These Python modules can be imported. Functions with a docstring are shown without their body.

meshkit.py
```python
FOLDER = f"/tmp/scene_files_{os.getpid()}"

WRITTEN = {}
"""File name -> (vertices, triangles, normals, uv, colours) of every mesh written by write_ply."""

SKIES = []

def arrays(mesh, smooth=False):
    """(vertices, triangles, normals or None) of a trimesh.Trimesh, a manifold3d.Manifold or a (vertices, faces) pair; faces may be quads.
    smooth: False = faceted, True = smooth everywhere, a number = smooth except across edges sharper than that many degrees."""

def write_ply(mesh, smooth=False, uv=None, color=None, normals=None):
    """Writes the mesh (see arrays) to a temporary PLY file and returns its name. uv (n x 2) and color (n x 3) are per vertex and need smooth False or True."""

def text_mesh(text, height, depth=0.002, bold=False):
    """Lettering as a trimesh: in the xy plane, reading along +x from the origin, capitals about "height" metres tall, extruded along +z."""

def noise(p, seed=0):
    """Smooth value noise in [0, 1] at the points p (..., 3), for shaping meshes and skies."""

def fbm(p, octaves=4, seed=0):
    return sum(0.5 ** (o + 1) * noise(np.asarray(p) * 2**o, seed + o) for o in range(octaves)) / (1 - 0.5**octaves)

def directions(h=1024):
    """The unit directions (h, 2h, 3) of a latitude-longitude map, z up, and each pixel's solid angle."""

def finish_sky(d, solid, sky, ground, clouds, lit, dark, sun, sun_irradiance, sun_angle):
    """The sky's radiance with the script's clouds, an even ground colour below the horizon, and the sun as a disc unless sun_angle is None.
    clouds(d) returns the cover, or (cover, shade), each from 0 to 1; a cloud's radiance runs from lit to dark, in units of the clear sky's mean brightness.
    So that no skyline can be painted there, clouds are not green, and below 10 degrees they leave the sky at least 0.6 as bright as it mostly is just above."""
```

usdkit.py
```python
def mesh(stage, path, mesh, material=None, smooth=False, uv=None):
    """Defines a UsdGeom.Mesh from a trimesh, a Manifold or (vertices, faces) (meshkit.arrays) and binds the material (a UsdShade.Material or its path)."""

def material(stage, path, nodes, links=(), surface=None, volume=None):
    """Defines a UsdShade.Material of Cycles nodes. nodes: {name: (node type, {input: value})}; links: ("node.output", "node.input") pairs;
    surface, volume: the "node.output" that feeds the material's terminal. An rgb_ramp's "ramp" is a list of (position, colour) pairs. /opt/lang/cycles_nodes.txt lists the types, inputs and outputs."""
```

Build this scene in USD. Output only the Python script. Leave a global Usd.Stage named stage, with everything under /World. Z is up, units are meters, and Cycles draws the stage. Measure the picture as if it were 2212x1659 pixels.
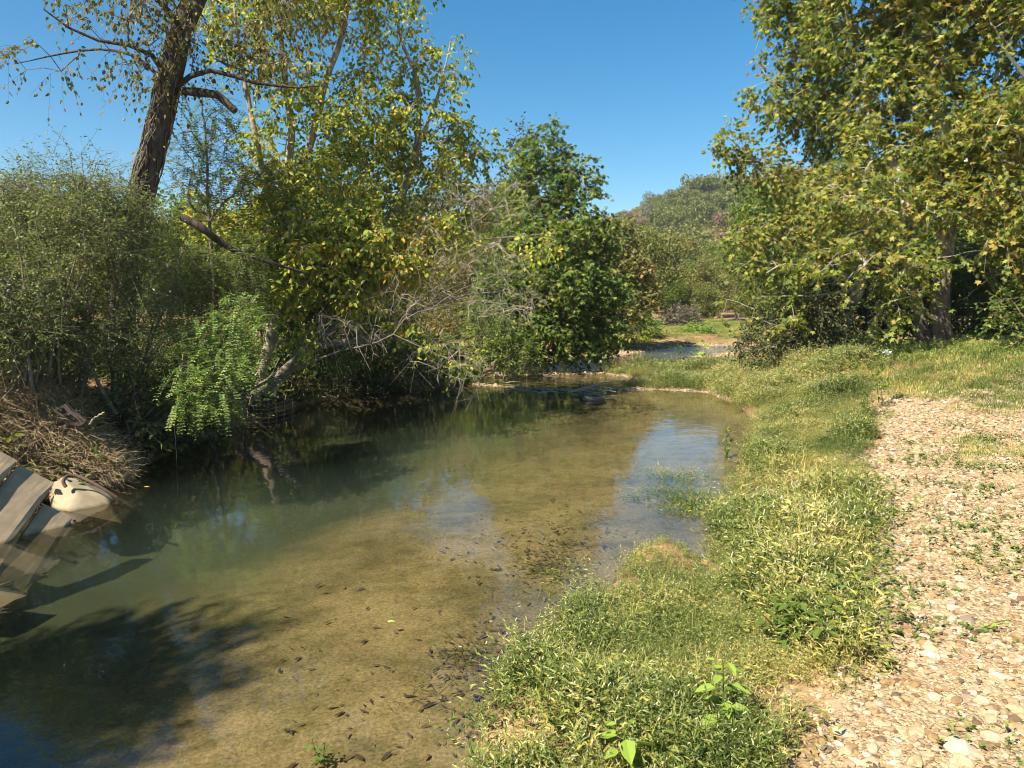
import math, random
import numpy as np
import trimesh, shapely, usdkit, meshkit
from scipy.spatial import cKDTree
from scipy.ndimage import map_coordinates
from pxr import Usd, UsdGeom, UsdLux, UsdShade, Gf, Sdf, Vt

stage = Usd.Stage.CreateInMemory()
UsdGeom.SetStageUpAxis(stage, 'Z')
UsdGeom.Xform.Define(stage, '/World')
UsdGeom.Scope.Define(stage, '/World/Looks')

# ------------------------------------------------------------------ camera, sky, sun, exposure
CAM_H, PITCH, FOCAL, APER = 2.5, math.radians(6.5), 26.0, 36.0
cam = UsdGeom.Camera.Define(stage, '/World/camera')
cam.CreateFocalLengthAttr(FOCAL); cam.CreateHorizontalApertureAttr(APER); cam.CreateVerticalApertureAttr(APER * .75)
cam.CreateClippingRangeAttr((0.05, 5000.0)); cam.CreateExposureAttr(1.5)
x_ = UsdGeom.Xformable(cam); x_.AddTranslateOp().Set((0, 0, CAM_H)); x_.AddRotateXOp().Set(90 - math.degrees(PITCH))
SUN_EL = math.radians(48)
SUN_AZ = math.radians(-131)                       # atan2(x, y) of the direction towards the sun
SUN = np.array([math.sin(SUN_AZ) * math.cos(SUN_EL), math.cos(SUN_AZ) * math.cos(SUN_EL), math.sin(SUN_EL)])
sky_m = usdkit.material(stage, '/World/Looks/sky', {
    'sky': ('sky_texture', {'sky_type': 'single_scattering', 'sun_disc': False, 'sun_elevation': SUN_EL, 'sun_rotation': SUN_AZ,
                            'altitude': 250.0, 'air_density': 1.0, 'aerosol_density': 0.6, 'ozone_density': 2.5}),
    'hs': ('hsv', {'saturation': 1.42, 'hue': .49, 'value': 1.0}), 'bg': ('background_shader', {'strength': 0.055})}, [('sky.color', 'hs.color'), ('hs.color', 'bg.color')], surface='bg.background')
dome = UsdLux.DomeLight.Define(stage, '/World/sky'); dome.CreateIntensityAttr(1.0)
UsdShade.MaterialBindingAPI.Apply(dome.GetPrim()).Bind(sky_m)
dome.GetPrim().SetCustomDataByKey('label', 'clear deep blue autumn sky'); dome.GetPrim().SetCustomDataByKey('category', 'sky')
dome.GetPrim().SetCustomDataByKey('kind', 'structure')
sun = UsdLux.DistantLight.Define(stage, '/World/sun')
sun.CreateIntensityAttr(1.25); sun.CreateAngleAttr(0.53); sun.CreateColorAttr((1.0, 0.92, 0.78))
sun.GetPrim().CreateAttribute('inputs:normalize', Sdf.ValueTypeNames.Bool).Set(True)
m_ = Gf.Matrix4d(); m_.SetLookAt(Gf.Vec3d(*map(float, SUN * 50)), Gf.Vec3d(0, 0, 0), Gf.Vec3d(0, 0, 1))
UsdGeom.Xformable(sun).AddTransformOp().Set(m_.GetInverse())

# ------------------------------------------------------------------ helpers
USED = {}
def numbered(path):
    n = USED.get(path, 0); USED[path] = n + 1
    return path if n == 0 else f'{path}_{n:03d}'
def tag(prim, label=None, cat=None, group=None, kind=None):
    for k, v in (('label', label), ('category', cat), ('group', group), ('kind', kind)):
        if v: prim.SetCustomDataByKey(k, v)
    return prim
def thing(name, label, cat, loc=(0, 0, 0), group=None, kind=None):
    x = UsdGeom.Xform.Define(stage, numbered('/World/' + name)); x.AddTranslateOp().Set(Gf.Vec3d(*map(float, loc)))
    return tag(x.GetPrim(), label, cat, group, kind)
from scipy.sparse import coo_matrix
from scipy.sparse.csgraph import connected_components
TONED = set()
def toned(m, v, f):
    """one random number per loose piece (leaf, blade, stem), for its tone"""
    f = np.asarray(f); g = coo_matrix((np.ones(2 * len(f), np.int8), (np.r_[f[:, 0], f[:, 0]], np.r_[f[:, 1], f[:, 2]])), shape=(len(v), len(v)))
    n, lab = connected_components(g, directed=False); r = np.random.default_rng(n).random(n)[lab]
    UsdGeom.PrimvarsAPI(m).CreatePrimvar('tone', Sdf.ValueTypeNames.FloatArray, 'vertex').Set(Vt.FloatArray.FromNumpy(r.astype(np.float32)))
def obj(name, mesh, mat, parent=None, smooth=False, label=None, cat=None, group=None, kind=None, rel=True):
    base = str(parent.GetPath()) if parent else '/World'
    v, f = (mesh.vertices, mesh.faces) if hasattr(mesh, 'vertices') else mesh
    v = np.asarray(v, float); f = np.asarray(f)
    if parent is not None and rel:
        q = parent
        while str(q.GetPath()) != '/World':
            t = q.GetAttribute('xformOp:translate').Get() if q.HasAttribute('xformOp:translate') else None
            if t is not None: v = v - np.array(t)
            q = q.GetParent()
    m = usdkit.mesh(stage, numbered(base + '/' + name), (v, f), mat, smooth=smooth)
    if str(mat.GetPath()) in TONED and not smooth: toned(m, v, f)
    return tag(m.GetPrim(), label, cat, group, kind)
def dup(root, name, loc, rotz, s, label, cat, group):
    x = UsdGeom.Xform.Define(stage, numbered('/World/' + name))
    x.GetPrim().GetReferences().AddInternalReference(root.GetPath()); x.GetPrim().SetInstanceable(True)
    x.ClearXformOpOrder()
    x.AddTranslateOp().Set(Gf.Vec3d(*map(float, loc))); x.AddRotateZOp().Set(float(rotz)); x.AddScaleOp().Set(Gf.Vec3f(*map(float, s)))
    return tag(x.GetPrim(), label, cat, group)
def instancer(path, protos, pos, yaw, scale, idx, tilt=None):
    """protos: list of (mesh, material)"""
    pi = UsdGeom.PointInstancer.Define(stage, path)
    rel = pi.CreatePrototypesRel()
    for i, (m, mat) in enumerate(protos):
        mm = usdkit.mesh(stage, f'{path}/variant_{i+1:03d}', m, mat)
        if str(mat.GetPath()) in TONED: toned(mm, *m)
        rel.AddTarget(f'{path}/variant_{i+1:03d}')
    pi.CreatePositionsAttr(Vt.Vec3fArray.FromNumpy(np.asarray(pos, np.float32)))
    pi.CreateProtoIndicesAttr(Vt.IntArray.FromNumpy(np.asarray(idx, np.int32)))
    yaw = np.asarray(yaw)
    q = [Gf.Quath(float(math.cos(a / 2)), 0, 0, float(math.sin(a / 2))) for a in yaw] if tilt is None else \
        [Gf.Quath((Gf.Rotation(Gf.Vec3d(0, 0, 1), math.degrees(a)) * Gf.Rotation(Gf.Vec3d(*map(float, ax)), math.degrees(an))).GetQuat()) for a, (ax, an) in zip(yaw, tilt)]
    pi.CreateOrientationsAttr(Vt.QuathArray(q))
    sc = np.asarray(scale, np.float32); sc = np.repeat(sc[:, None], 3, 1) if sc.ndim == 1 else sc
    pi.CreateScalesAttr(Vt.Vec3fArray.FromNumpy(np.ascontiguousarray(sc, np.float32)))
    return pi.GetPrim()

# picture measurements: the photograph laid out 2212 x 1659; a direction and a real depth (or the ground) give a point
FD, CX, CY = FOCAL / APER * 2212, 1106.0, 829.5
cp, sp = math.cos(PITCH), math.sin(PITCH)
def ray(px, py):
    a, b = (px - CX) / FD, -(py - CY) / FD
    return np.array([a, cp + b * sp, -sp + b * cp])
def P(px, py, Y):
    d = ray(px, py); return np.array([0, 0, CAM_H]) + d * (Y / d[1])
def G(px, py, z=0.0):
    d = ray(px, py); t = (z - CAM_H) / d[2]; return (np.array([0, 0, CAM_H]) + d * t)[:2]
def nrm(a): return a / np.maximum(np.linalg.norm(a, axis=-1, keepdims=True), 1e-9)
def smst(a, b, x):
    t = np.clip((np.asarray(x, float) - a) / (b - a), 0, 1); return t * t * (3 - 2 * t)
def fbm2(x, y, s, seed=0, o=4): return meshkit.fbm(np.stack([x * s, y * s, np.zeros_like(x)], -1), o, seed)

# ------------------------------------------------------------------ materials
def M(name, nodes, links, surface=None, volume=None): return usdkit.material(stage, '/World/Looks/' + name, nodes, links, surface, volume)
def leaf_mat(name, ramp, trans=0.42, rough=.5, hue_noise=.5, tscale=1.5, patch=None):
    """leaf: random tone per leaf, slow drift through the crown, light shining through"""
    TONED.add('/World/Looks/' + name)
    nodes = {'geo': ('geometry', {}), 'at': ('attribute', {'attribute': 'tone'}), 'n': ('noise_texture', {'scale': .55, 'detail': 2.0}),
             'mul': ('math', {'math_type': 'multiply_add', 'value2': hue_noise * 1.5, 'value3': -.5 * hue_noise * 1.5}),
             'add': ('math', {'math_type': 'add', 'use_clamp': True}),
             'r': ('rgb_ramp', {'ramp': ramp}),
             'p': ('principled_bsdf', {'roughness': rough, 'specular_ior_level': .22}),
             'br': ('hsv', {'hue': .485, 'saturation': 1.1, 'value': tscale}),
             't': ('translucent_bsdf', {}), 'mx': ('mix_closure', {'fac': trans})}
    links = [('geo.position', 'n.vector'), ('n.fac', 'mul.value1'), ('mul.value', 'add.value1'), ('at.fac', 'add.value2'),
             ('add.value', 'r.fac'), ('r.color', 'p.base_color'), ('r.color', 'br.color'), ('br.color', 't.color'), ('p.BSDF', 'mx.closure1'), ('t.BSDF', 'mx.closure2')]
    return M(name, nodes, links, 'mx.closure')
def bark_mat(name, c1, c2, scale=6.0, stretch=.25, bump=.5):
    return M(name, {'tc': ('geometry', {}), 'map': ('mapping', {'scale': (scale, scale, scale * stretch)}), 'n': ('noise_texture', {'scale': 1.5, 'detail': 6.0, 'roughness': .65}),
                    'r': ('rgb_ramp', {'ramp': [(.32, c1), (.68, c2)]}), 'b': ('bump', {'strength': bump, 'distance': .04}), 'p': ('principled_bsdf', {'roughness': .85, 'specular_ior_level': .2})},
             [('tc.position', 'map.vector'), ('map.vector', 'n.vector'), ('n.fac', 'r.fac'), ('r.color', 'p.base_color'), ('n.fac', 'b.height'), ('b.normal', 'p.normal')], 'p.BSDF')
def flat_mat(name, c1, c2, scale=8.0, rough=.8, bump=.2, dist=.02, metallic=0.0, spec=.3):
    nodes = {'tc': ('geometry', {}), 'oi': ('object_info', {}), 'n': ('noise_texture', {'scale': scale, 'detail': 6.0, 'roughness': .6}), 'r': ('rgb_ramp', {'ramp': [(.3, c1), (.7, c2)]}),
             'b': ('bump', {'strength': bump, 'distance': dist}), 'p': ('principled_bsdf', {'roughness': rough, 'metallic': metallic, 'specular_ior_level': spec})}
    links = [('tc.position', 'n.vector'), ('n.fac', 'r.fac'), ('r.color', 'p.base_color'), ('n.fac', 'b.height'), ('b.normal', 'p.normal')]
    return M(name, nodes, links, 'p.BSDF')

# ------------------------------------------------------------------ terrain: signed distance to the water's edge
right_shore = [(-1.05, -3.0), (-.98, 1.0)] + [tuple(G(*p)) for p in [(1020, 1655), (1040, 1570), (1135, 1440), (1240, 1330), (1330, 1250), (1385, 1185), (1440, 1165), (1490, 1190),
               (1515, 1245), (1530, 1190), (1560, 1145), (1582, 1090), (1602, 1020), (1630, 965), (1642, 938), (1625, 902), (1594, 868), (1520, 847), (1425, 842), (1296, 843), (1240, 845), (1100, 838)]]
left_shore = [tuple(G(*p)) for p in [(1000, 830), (900, 842), (760, 856), (660, 872), (600, 890), (560, 912), (480, 932), (390, 970), (300, 1012), (250, 1050)]] + [(-5.9, 9.0), (-6.3, 6.5), (-6.6, 3.0), (-6.4, 0), (-6.0, -3.0)]
pool = shapely.Polygon(right_shore + left_shore).buffer(0)
riffle = shapely.Polygon([tuple(G(*p)) for p in [(1030, 828), (1100, 834.5), (1210, 840), (1240, 840.5), (1300, 839.5), (1385, 836), (1400, 826), (1365, 820), (1345, 810), (1290, 806), (1220, 809), (1140, 812), (1080, 812), (1020, 812)]]).buffer(0)
channel = shapely.Polygon([tuple(G(*p)) for p in [(980, 806), (1090, 806), (1140, 808), (1210, 805), (1300, 802), (1375, 793), (1424, 782), (1490, 771.5), (1550, 764), (1640, 756), (1720, 752), (1600, 747), (1460, 749.5), (1380, 761), (1322, 773), (1255, 783), (1170, 790), (1080, 794), (980, 796)]]).buffer(0)
water_area = shapely.union_all([pool, riffle, channel])
lb = shapely.LineString(left_shore); rb = shapely.LineString(right_shore)
hx, hy = np.arange(-36, 46, .125), np.arange(-8, 82, .125)
XX, YY = np.meshgrid(hx, hy)                       # [iy, ix]
pts = shapely.points(XX.ravel(), YY.ravel())
shapely.prepare(water_area); shapely.prepare(pool); shapely.prepare(channel)
inside = shapely.contains(water_area, pts).reshape(XX.shape)
in_pool = shapely.contains(pool, pts).reshape(XX.shape)
d_edge = shapely.distance(pts, water_area.boundary).reshape(XX.shape)
d_left = shapely.distance(pts, lb).reshape(XX.shape); d_right = shapely.distance(pts, rb).reshape(XX.shape)
in_chan = shapely.contains(channel, pts).reshape(XX.shape)
n1 = fbm2(XX, YY, .55, 1); n2 = fbm2(XX, YY, 2.3, 2)
depth_pool = np.minimum(.02 + .042 * d_right + .004 * d_right ** 2, .36) * smst(-.1, .7, d_left) * (1 + .9 * smst(5.5, 1.5, d_left)) * (1 - .45 * smst(16, 21, YY)) + .02
depth = np.where(in_pool, depth_pool, np.where(in_chan, np.minimum(.03 + .12 * d_edge, .3), np.minimum(.02 + .08 * d_edge, .09))) * (.8 + .4 * n1)
left_side = d_left < d_right
# dry land: steep undercut bank on the left, easy gravel on the right and beyond
hl = 1.05 * smst(0, 1.1, d_edge) + .10 * np.minimum(d_edge, 10) + .25 * (n1 - .5)
hr = .02 + .62 * (1 - np.exp(-d_edge / 3.2)) + .03 * np.maximum(XX - 3.0, 0) * smst(5, 12, YY) * smst(30, 18, YY) + .55 * smst(6, 10, XX) * smst(12, 17, YY) * smst(40, 28, YY) \
     + .22 * (n1 - .45) * smst(.3, 2.5, d_edge) + .05 * (n2 - .5) * smst(.1, .6, d_edge)
lw = smst(-2.0, 2.0, d_right - d_left) * smst(30, 24, YY + .0 * XX)
lw = np.where((YY > 20.5) & (XX > -1.0 + (YY - 20.5) * .0), lw * smst(1.5, -1.5, XX + 1.2 - (YY - 20.5) * .45), lw)
land = hl * lw + hr * (1 - lw)
land = np.where(YY > 24, land * smst(-.5, 3.5, d_edge) + .02, land)
bar = (YY > 19.3) & (YY < 26.5) & (d_edge < .9)
land = np.where(bar & (lw < .5), np.minimum(land, .015 + .06 * smst(0, .8, d_edge) + .03 * n2), land)
far_line = shapely.LineString([tuple(G(*p)) for p in [(1720, 751.5), (1600, 746.5), (1460, 748), (1380, 761), (1322, 773), (1255, 783), (1170, 790), (980, 796)]])
near_line = shapely.LineString([tuple(G(*p)) for p in [(1720, 753.5), (1640, 756), (1550, 764), (1490, 771.5), (1424, 782), (1375, 793), (1300, 802), (1210, 805), (980, 806)]])
dn = shapely.distance(pts, near_line).reshape(XX.shape); df = shapely.distance(pts, far_line).reshape(XX.shape); barside = (dn < df) & (YY > 20.5) & (XX > -1.5) & (XX < 16)
land = np.where(barside, np.minimum(land, .02 + .006 * dn + .02 * n2 + .25 * smst(7, 12, dn)), land)
HG = np.where(inside, -depth, land)
def ridge(x): return np.interp(x, [-400, -120, -60, 0, 20, 49, 60, 72, 81, 110, 150, 260, 500], [10, 12, 9, 12, 18, 27, 33, 38.5, 41, 43, 49, 60, 50])
def H(x, y):
    if np.ndim(x) == 0: return float(H(np.array([x]), np.array([y]))[0])
    x, y = np.asarray(x, float), np.asarray(y, float)
    g = map_coordinates(HG, [(np.clip(y, hy[0], hy[-1]) - hy[0]) / .125, (np.clip(x, hx[0], hx[-1]) - hx[0]) / .125], order=1, mode='nearest')
    far = ridge(x) * smst(120, 330, y) * smst(700, 400, y) + .25 * smst(60, 100, y)
    return g + far
def sdist(x, y):                                    # distance to the water's edge, + on land
    s = np.where(inside, -d_edge, d_edge)
    return map_coordinates(s, [(np.clip(y, hy[0], hy[-1]) - hy[0]) / .125, (np.clip(x, hx[0], hx[-1]) - hx[0]) / .125], order=1, mode='nearest')
def R(px, py):                                      # where a line of sight meets the ground
    d = ray(px, py); t = np.concatenate([np.arange(1.5, 60, .02), np.arange(60, 400, .3)])
    q = np.array([0, 0, CAM_H]) + t[:, None] * d
    k = np.argmax(q[:, 2] < np.maximum(H(q[:, 0], q[:, 1]), -9)); return q[k]

# gravel: measured outline on the ground
gravel_poly = shapely.Polygon([tuple(R(*p)[:2]) for p in [(1755, 1655), (1800, 1500), (1835, 1400), (1850, 1300), (1872, 1200), (1862, 1080), (1872, 1000), (1905, 950), (1885, 885), (1900, 862), (1985, 842), (2075, 826), (2215, 800)]]
                              + [(14, 17)]
                              + [(14, 11.5), (14, -3), (1.2, -3), (1.25, 1.5)]).buffer(0)
shapely.prepare(gravel_poly)
def gravel_in(x, y): return shapely.contains(gravel_poly, shapely.points(x, y))

# ------------------------------------------------------------------ the ground, cut along its zones
def axis(a, b, lo, hi, fine, grow, cap):
    """fine spacing inside lo..hi, growing outside"""
    out = list(np.arange(lo, hi, fine)); s = fine; x = out[-1]
    while x < b: s = min(s * grow, cap(x)); x += s; out.append(x)
    s = fine; x = lo; pre = []
    while x > a: s = min(s * grow, cap(x)); x -= s; pre.append(x)
    return np.array(pre[::-1] + out)
gx = axis(-900, 900, -7.0, 7.5, .085, 1.085, lambda x: 60); gy = axis(-700, 1200, 2.0, 11.0, .075, 1.022, lambda y: .32 if y < 46 else 60)
GX, GY = np.meshgrid(gx, gy); GZ = H(GX, GY)
GZ = GZ + np.where((GY > 30) | (np.abs(GX) > 20), .0, (.020 * (fbm2(GX, GY, 9, 7, 3) - .5)))
V = np.stack([GX, GY, GZ], -1).reshape(-1, 3); nx_ = len(gx); ny_ = len(gy)
i_, j_ = np.meshgrid(np.arange(ny_ - 1), np.arange(nx_ - 1), indexing='ij'); k_ = (i_ * nx_ + j_).ravel()
F = np.concatenate([np.stack([k_, k_ + 1, k_ + nx_ + 1], 1), np.stack([k_, k_ + nx_ + 1, k_ + nx_], 1)])
C = V[F].mean(1)
wob = .35 * (fbm2(C[:, 0], C[:, 1], 1.7, 11, 3) - .5)
zone = np.where(C[:, 2] < -.004, 1, 0)
zone = np.where((zone == 0) & gravel_in(C[:, 0] + wob, C[:, 1] + wob), 2, zone)
sdC = sdist(C[:, 0], C[:, 1])
zone = np.where((zone == 0) & (C[:, 1] > 18.9) & (C[:, 1] < 46) & (C[:, 0] > -2.0) & (sdC < .9 + wob) & (C[:, 2] < .35), 3, zone)
zone = np.where((C[:, 1] > 110), 4, zone)
def pos_noise(scale, detail=6.0, rough=.6): return ('noise_texture', {'scale': scale, 'detail': detail, 'roughness': rough})
soil = M('soil', {'g': ('geometry', {}), 'n': pos_noise(1.2), 'n2': pos_noise(24.0, 4.0), 'r': ('rgb_ramp', {'ramp': [(.3, (.12, .08, .045)), (.5, (.25, .17, .09)), (.7, (.36, .25, .135))]}),
    'r2': ('rgb_ramp', {'ramp': [(.3, (.45, .42, .4)), (.65, (1.15, 1.1, 1.0))]}), 'm': ('mix', {'mix_type': 'multiply', 'fac': 1.0}), 'b': ('bump', {'strength': .8, 'distance': .03}), 'p': ('principled_bsdf', {'roughness': .95, 'specular_ior_level': .1})},
    [('g.position', 'n.vector'), ('g.position', 'n2.vector'), ('n.fac', 'r.fac'), ('n2.fac', 'r2.fac'), ('r.color', 'm.color1'), ('r2.color', 'm.color2'), ('m.color', 'p.base_color'), ('n2.fac', 'b.height'), ('b.normal', 'p.normal')], 'p.BSDF')
gravel_m = M('gravel', {'g': ('geometry', {}), 'v': ('voronoi_texture', {'scale': 42.0}), 'v2': ('voronoi_texture', {'scale': 95.0}), 'n': pos_noise(2.0),
    'r': ('rgb_ramp', {'ramp': [(0, (.25, .17, .095)), (.35, (.33, .24, .145)), (.7, (.38, .29, .18)), (1, (.26, .18, .11))]}),
    'bw': ('rgb_to_bw', {}), 'nr': ('rgb_ramp', {'ramp': [(.3, (.8, .78, .75)), (.7, (1.05, 1.03, 1.0))]}), 'm': ('mix', {'mix_type': 'multiply', 'fac': 1.0}),
    'ad': ('math', {'math_type': 'multiply_add', 'value2': .5}), 'b': ('bump', {'strength': .9, 'distance': .02, 'invert': True}), 'p': ('principled_bsdf', {'roughness': .9, 'specular_ior_level': .15})},
    [('g.position', 'v.vector'), ('g.position', 'v2.vector'), ('g.position', 'n.vector'), ('v.color', 'bw.color'), ('bw.val', 'r.fac'), ('n.fac', 'nr.fac'), ('r.color', 'm.color1'), ('nr.color', 'm.color2'), ('m.color', 'p.base_color'),
     ('v2.distance', 'ad.value1'), ('v.distance', 'ad.value3'), ('ad.value', 'b.height'), ('b.normal', 'p.normal')], 'p.BSDF')
bed_m = M('stream_bed', {'g': ('geometry', {}), 'n': pos_noise(.9, 5.0), 'n2': pos_noise(38.0, 3.0, .7), 'n3': pos_noise(5.0, 5.0),
    'r': ('rgb_ramp', {'ramp': [(.34, (.145, .115, .048)), (.5, (.225, .176, .077)), (.66, (.275, .212, .095))]}), 'r2': ('rgb_ramp', {'ramp': [(.3, (.55, .52, .45)), (.5, (.95, .95, .95)), (.72, (1.45, 1.4, 1.3))]}),
    'r3': ('rgb_ramp', {'ramp': [(.3, (.62, .66, .55)), (.55, (1, 1, 1))]}), 'm': ('mix', {'mix_type': 'multiply', 'fac': 1.0}), 'm3': ('mix', {'mix_type': 'multiply', 'fac': 1.0}), 'b': ('bump', {'strength': .5, 'distance': .02}),
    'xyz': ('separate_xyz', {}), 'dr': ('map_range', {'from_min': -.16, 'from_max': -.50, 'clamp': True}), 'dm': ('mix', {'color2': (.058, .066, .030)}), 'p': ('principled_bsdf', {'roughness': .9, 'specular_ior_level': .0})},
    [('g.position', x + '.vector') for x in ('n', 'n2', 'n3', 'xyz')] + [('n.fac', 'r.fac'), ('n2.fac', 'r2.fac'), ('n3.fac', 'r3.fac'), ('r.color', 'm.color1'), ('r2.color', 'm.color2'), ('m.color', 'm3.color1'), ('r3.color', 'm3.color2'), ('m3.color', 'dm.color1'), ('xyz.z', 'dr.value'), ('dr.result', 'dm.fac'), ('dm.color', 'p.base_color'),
     ('n2.fac', 'b.height'), ('b.normal', 'p.normal')], 'p.BSDF')
shingle_m = M('shingle', {'g': ('geometry', {}), 'v': ('voronoi_texture', {'scale': 16.0}), 'bw': ('rgb_to_bw', {}), 'r': ('rgb_ramp', {'ramp': [(0, (.12, .085, .06)), (.5, (.30, .21, .14)), (1, (.42, .32, .23))]}),
    'b': ('bump', {'strength': 1.0, 'distance': .05, 'invert': True}), 'p': ('principled_bsdf', {'roughness': .9, 'specular_ior_level': .15})},
    [('g.position', 'v.vector'), ('v.color', 'bw.color'), ('bw.val', 'r.fac'), ('r.color', 'p.base_color'), ('v.distance', 'b.height'), ('b.normal', 'p.normal')], 'p.BSDF')
hill_m = flat_mat('hill_floor', (.03, .03, .012), (.075, .065, .03), .2, .95, .0)
import trimesh.geometry
fn = np.cross(V[F[:, 1]] - V[F[:, 0]], V[F[:, 2]] - V[F[:, 0]]); VN = np.zeros_like(V)
for k in range(3): np.add.at(VN, F[:, k], fn)
VN = nrm(VN)
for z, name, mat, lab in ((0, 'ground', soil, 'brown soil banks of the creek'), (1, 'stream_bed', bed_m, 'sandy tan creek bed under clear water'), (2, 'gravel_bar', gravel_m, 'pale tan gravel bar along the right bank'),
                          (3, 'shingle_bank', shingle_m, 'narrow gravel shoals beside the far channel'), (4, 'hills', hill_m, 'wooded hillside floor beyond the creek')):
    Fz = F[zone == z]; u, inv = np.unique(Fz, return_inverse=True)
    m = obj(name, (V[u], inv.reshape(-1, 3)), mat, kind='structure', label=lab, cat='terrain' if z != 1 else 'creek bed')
    mm = UsdGeom.Mesh(m); mm.CreateNormalsAttr(Vt.Vec3fArray.FromNumpy(VN[u].astype(np.float32))); mm.SetNormalsInterpolation('vertex')
    if z == 2: GRAVEL = m

# ------------------------------------------------------------------ water: one closed body, clear and faintly green
water_m = M('water', {'g': ('geometry', {}), 'map': ('mapping', {'scale': (1.0, 1.0, 1.0)}), 'n': pos_noise(3.2, 3.0, .5), 'n2': pos_noise(14.0, 2.0, .5), 'mm': ('math', {'math_type': 'multiply_add', 'value2': .12}),
    'xyz': ('separate_xyz', {}), 'rf': ('map_range', {'from_min': 20.5, 'from_max': 25.0, 'to_min': 1.0, 'to_max': 24.0, 'clamp': True}), 'rm': ('math', {'math_type': 'multiply'}), 'b': ('bump', {'strength': 1.0, 'distance': .0035}), 'f': ('fresnel', {'IOR': 1.48}), 't': ('transparent_bsdf', {'color': (1, 1, 1)}), 'gl': ('glossy_bsdf', {'color': (1, 1, 1), 'roughness': .02}),
    'mx': ('mix_closure', {}), 'vol': ('principled_volume', {'color': (.38, .53, .36), 'density': .14, 'anisotropy': .3, 'absorption_color': (.0, .0, .0)})},
    [('g.position', 'map.vector'), ('map.vector', 'n.vector'), ('map.vector', 'n2.vector'), ('n2.fac', 'mm.value1'), ('n.fac', 'mm.value3'), ('g.position', 'xyz.vector'), ('xyz.y', 'rf.value'), ('mm.value', 'rm.value1'), ('rf.result', 'rm.value2'), ('rm.value', 'b.height'), ('b.normal', 'gl.normal'), ('f.fac', 'mx.fac'), ('t.BSDF', 'mx.closure1'), ('gl.BSDF', 'mx.closure2')],
    'mx.closure', 'vol.volume')
wb = trimesh.creation.box(bounds=[(-9, -4, -1.6), (24, 46, 0)])
obj('water', wb, water_m, kind='structure', label='clear shallow creek water, still pool and far channel', cat='water')

# ------------------------------------------------------------------ building blocks for plants
def tube(p, r, sides=6, rng=None, rough=0.0, cap=True):
    p = np.asarray(p, float); r = np.broadcast_to(np.asarray(r, float), (len(p),)); t = nrm(np.gradient(p, axis=0))
    a = np.zeros_like(t); ref = np.array([1., 0, 0]) if abs(t[0][0]) < .8 else np.array([0, 1., 0])
    for i in range(len(p)):
        ref = nrm(ref - t[i] * (ref @ t[i])); a[i] = ref
    b = np.cross(t, a); ang = np.arange(sides) * 2 * np.pi / sides
    rr = r[:, None] * (1 + (rough * (rng.random((len(p), sides)) - .5) * 2 if rng is not None and rough else 0))
    v = (p[:, None] + rr[..., None] * (np.cos(ang)[None, :, None] * a[:, None] + np.sin(ang)[None, :, None] * b[:, None])).reshape(-1, 3)
    i, j = np.meshgrid(np.arange(len(p) - 1), np.arange(sides), indexing='ij'); jn = (j + 1) % sides
    q = np.stack([i * sides + j, i * sides + jn, (i + 1) * sides + jn, (i + 1) * sides + j], -1).reshape(-1, 4)
    f = np.vstack([q[:, [0, 1, 2]], q[:, [0, 2, 3]]])
    if cap:
        e0 = [[0, k + 1, k] for k in range(1, sides - 1)]; o = (len(p) - 1) * sides
        f = np.vstack([f, e0, [[o, o + k, o + k + 1] for k in range(1, sides - 1)]])
    return v, f
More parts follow.
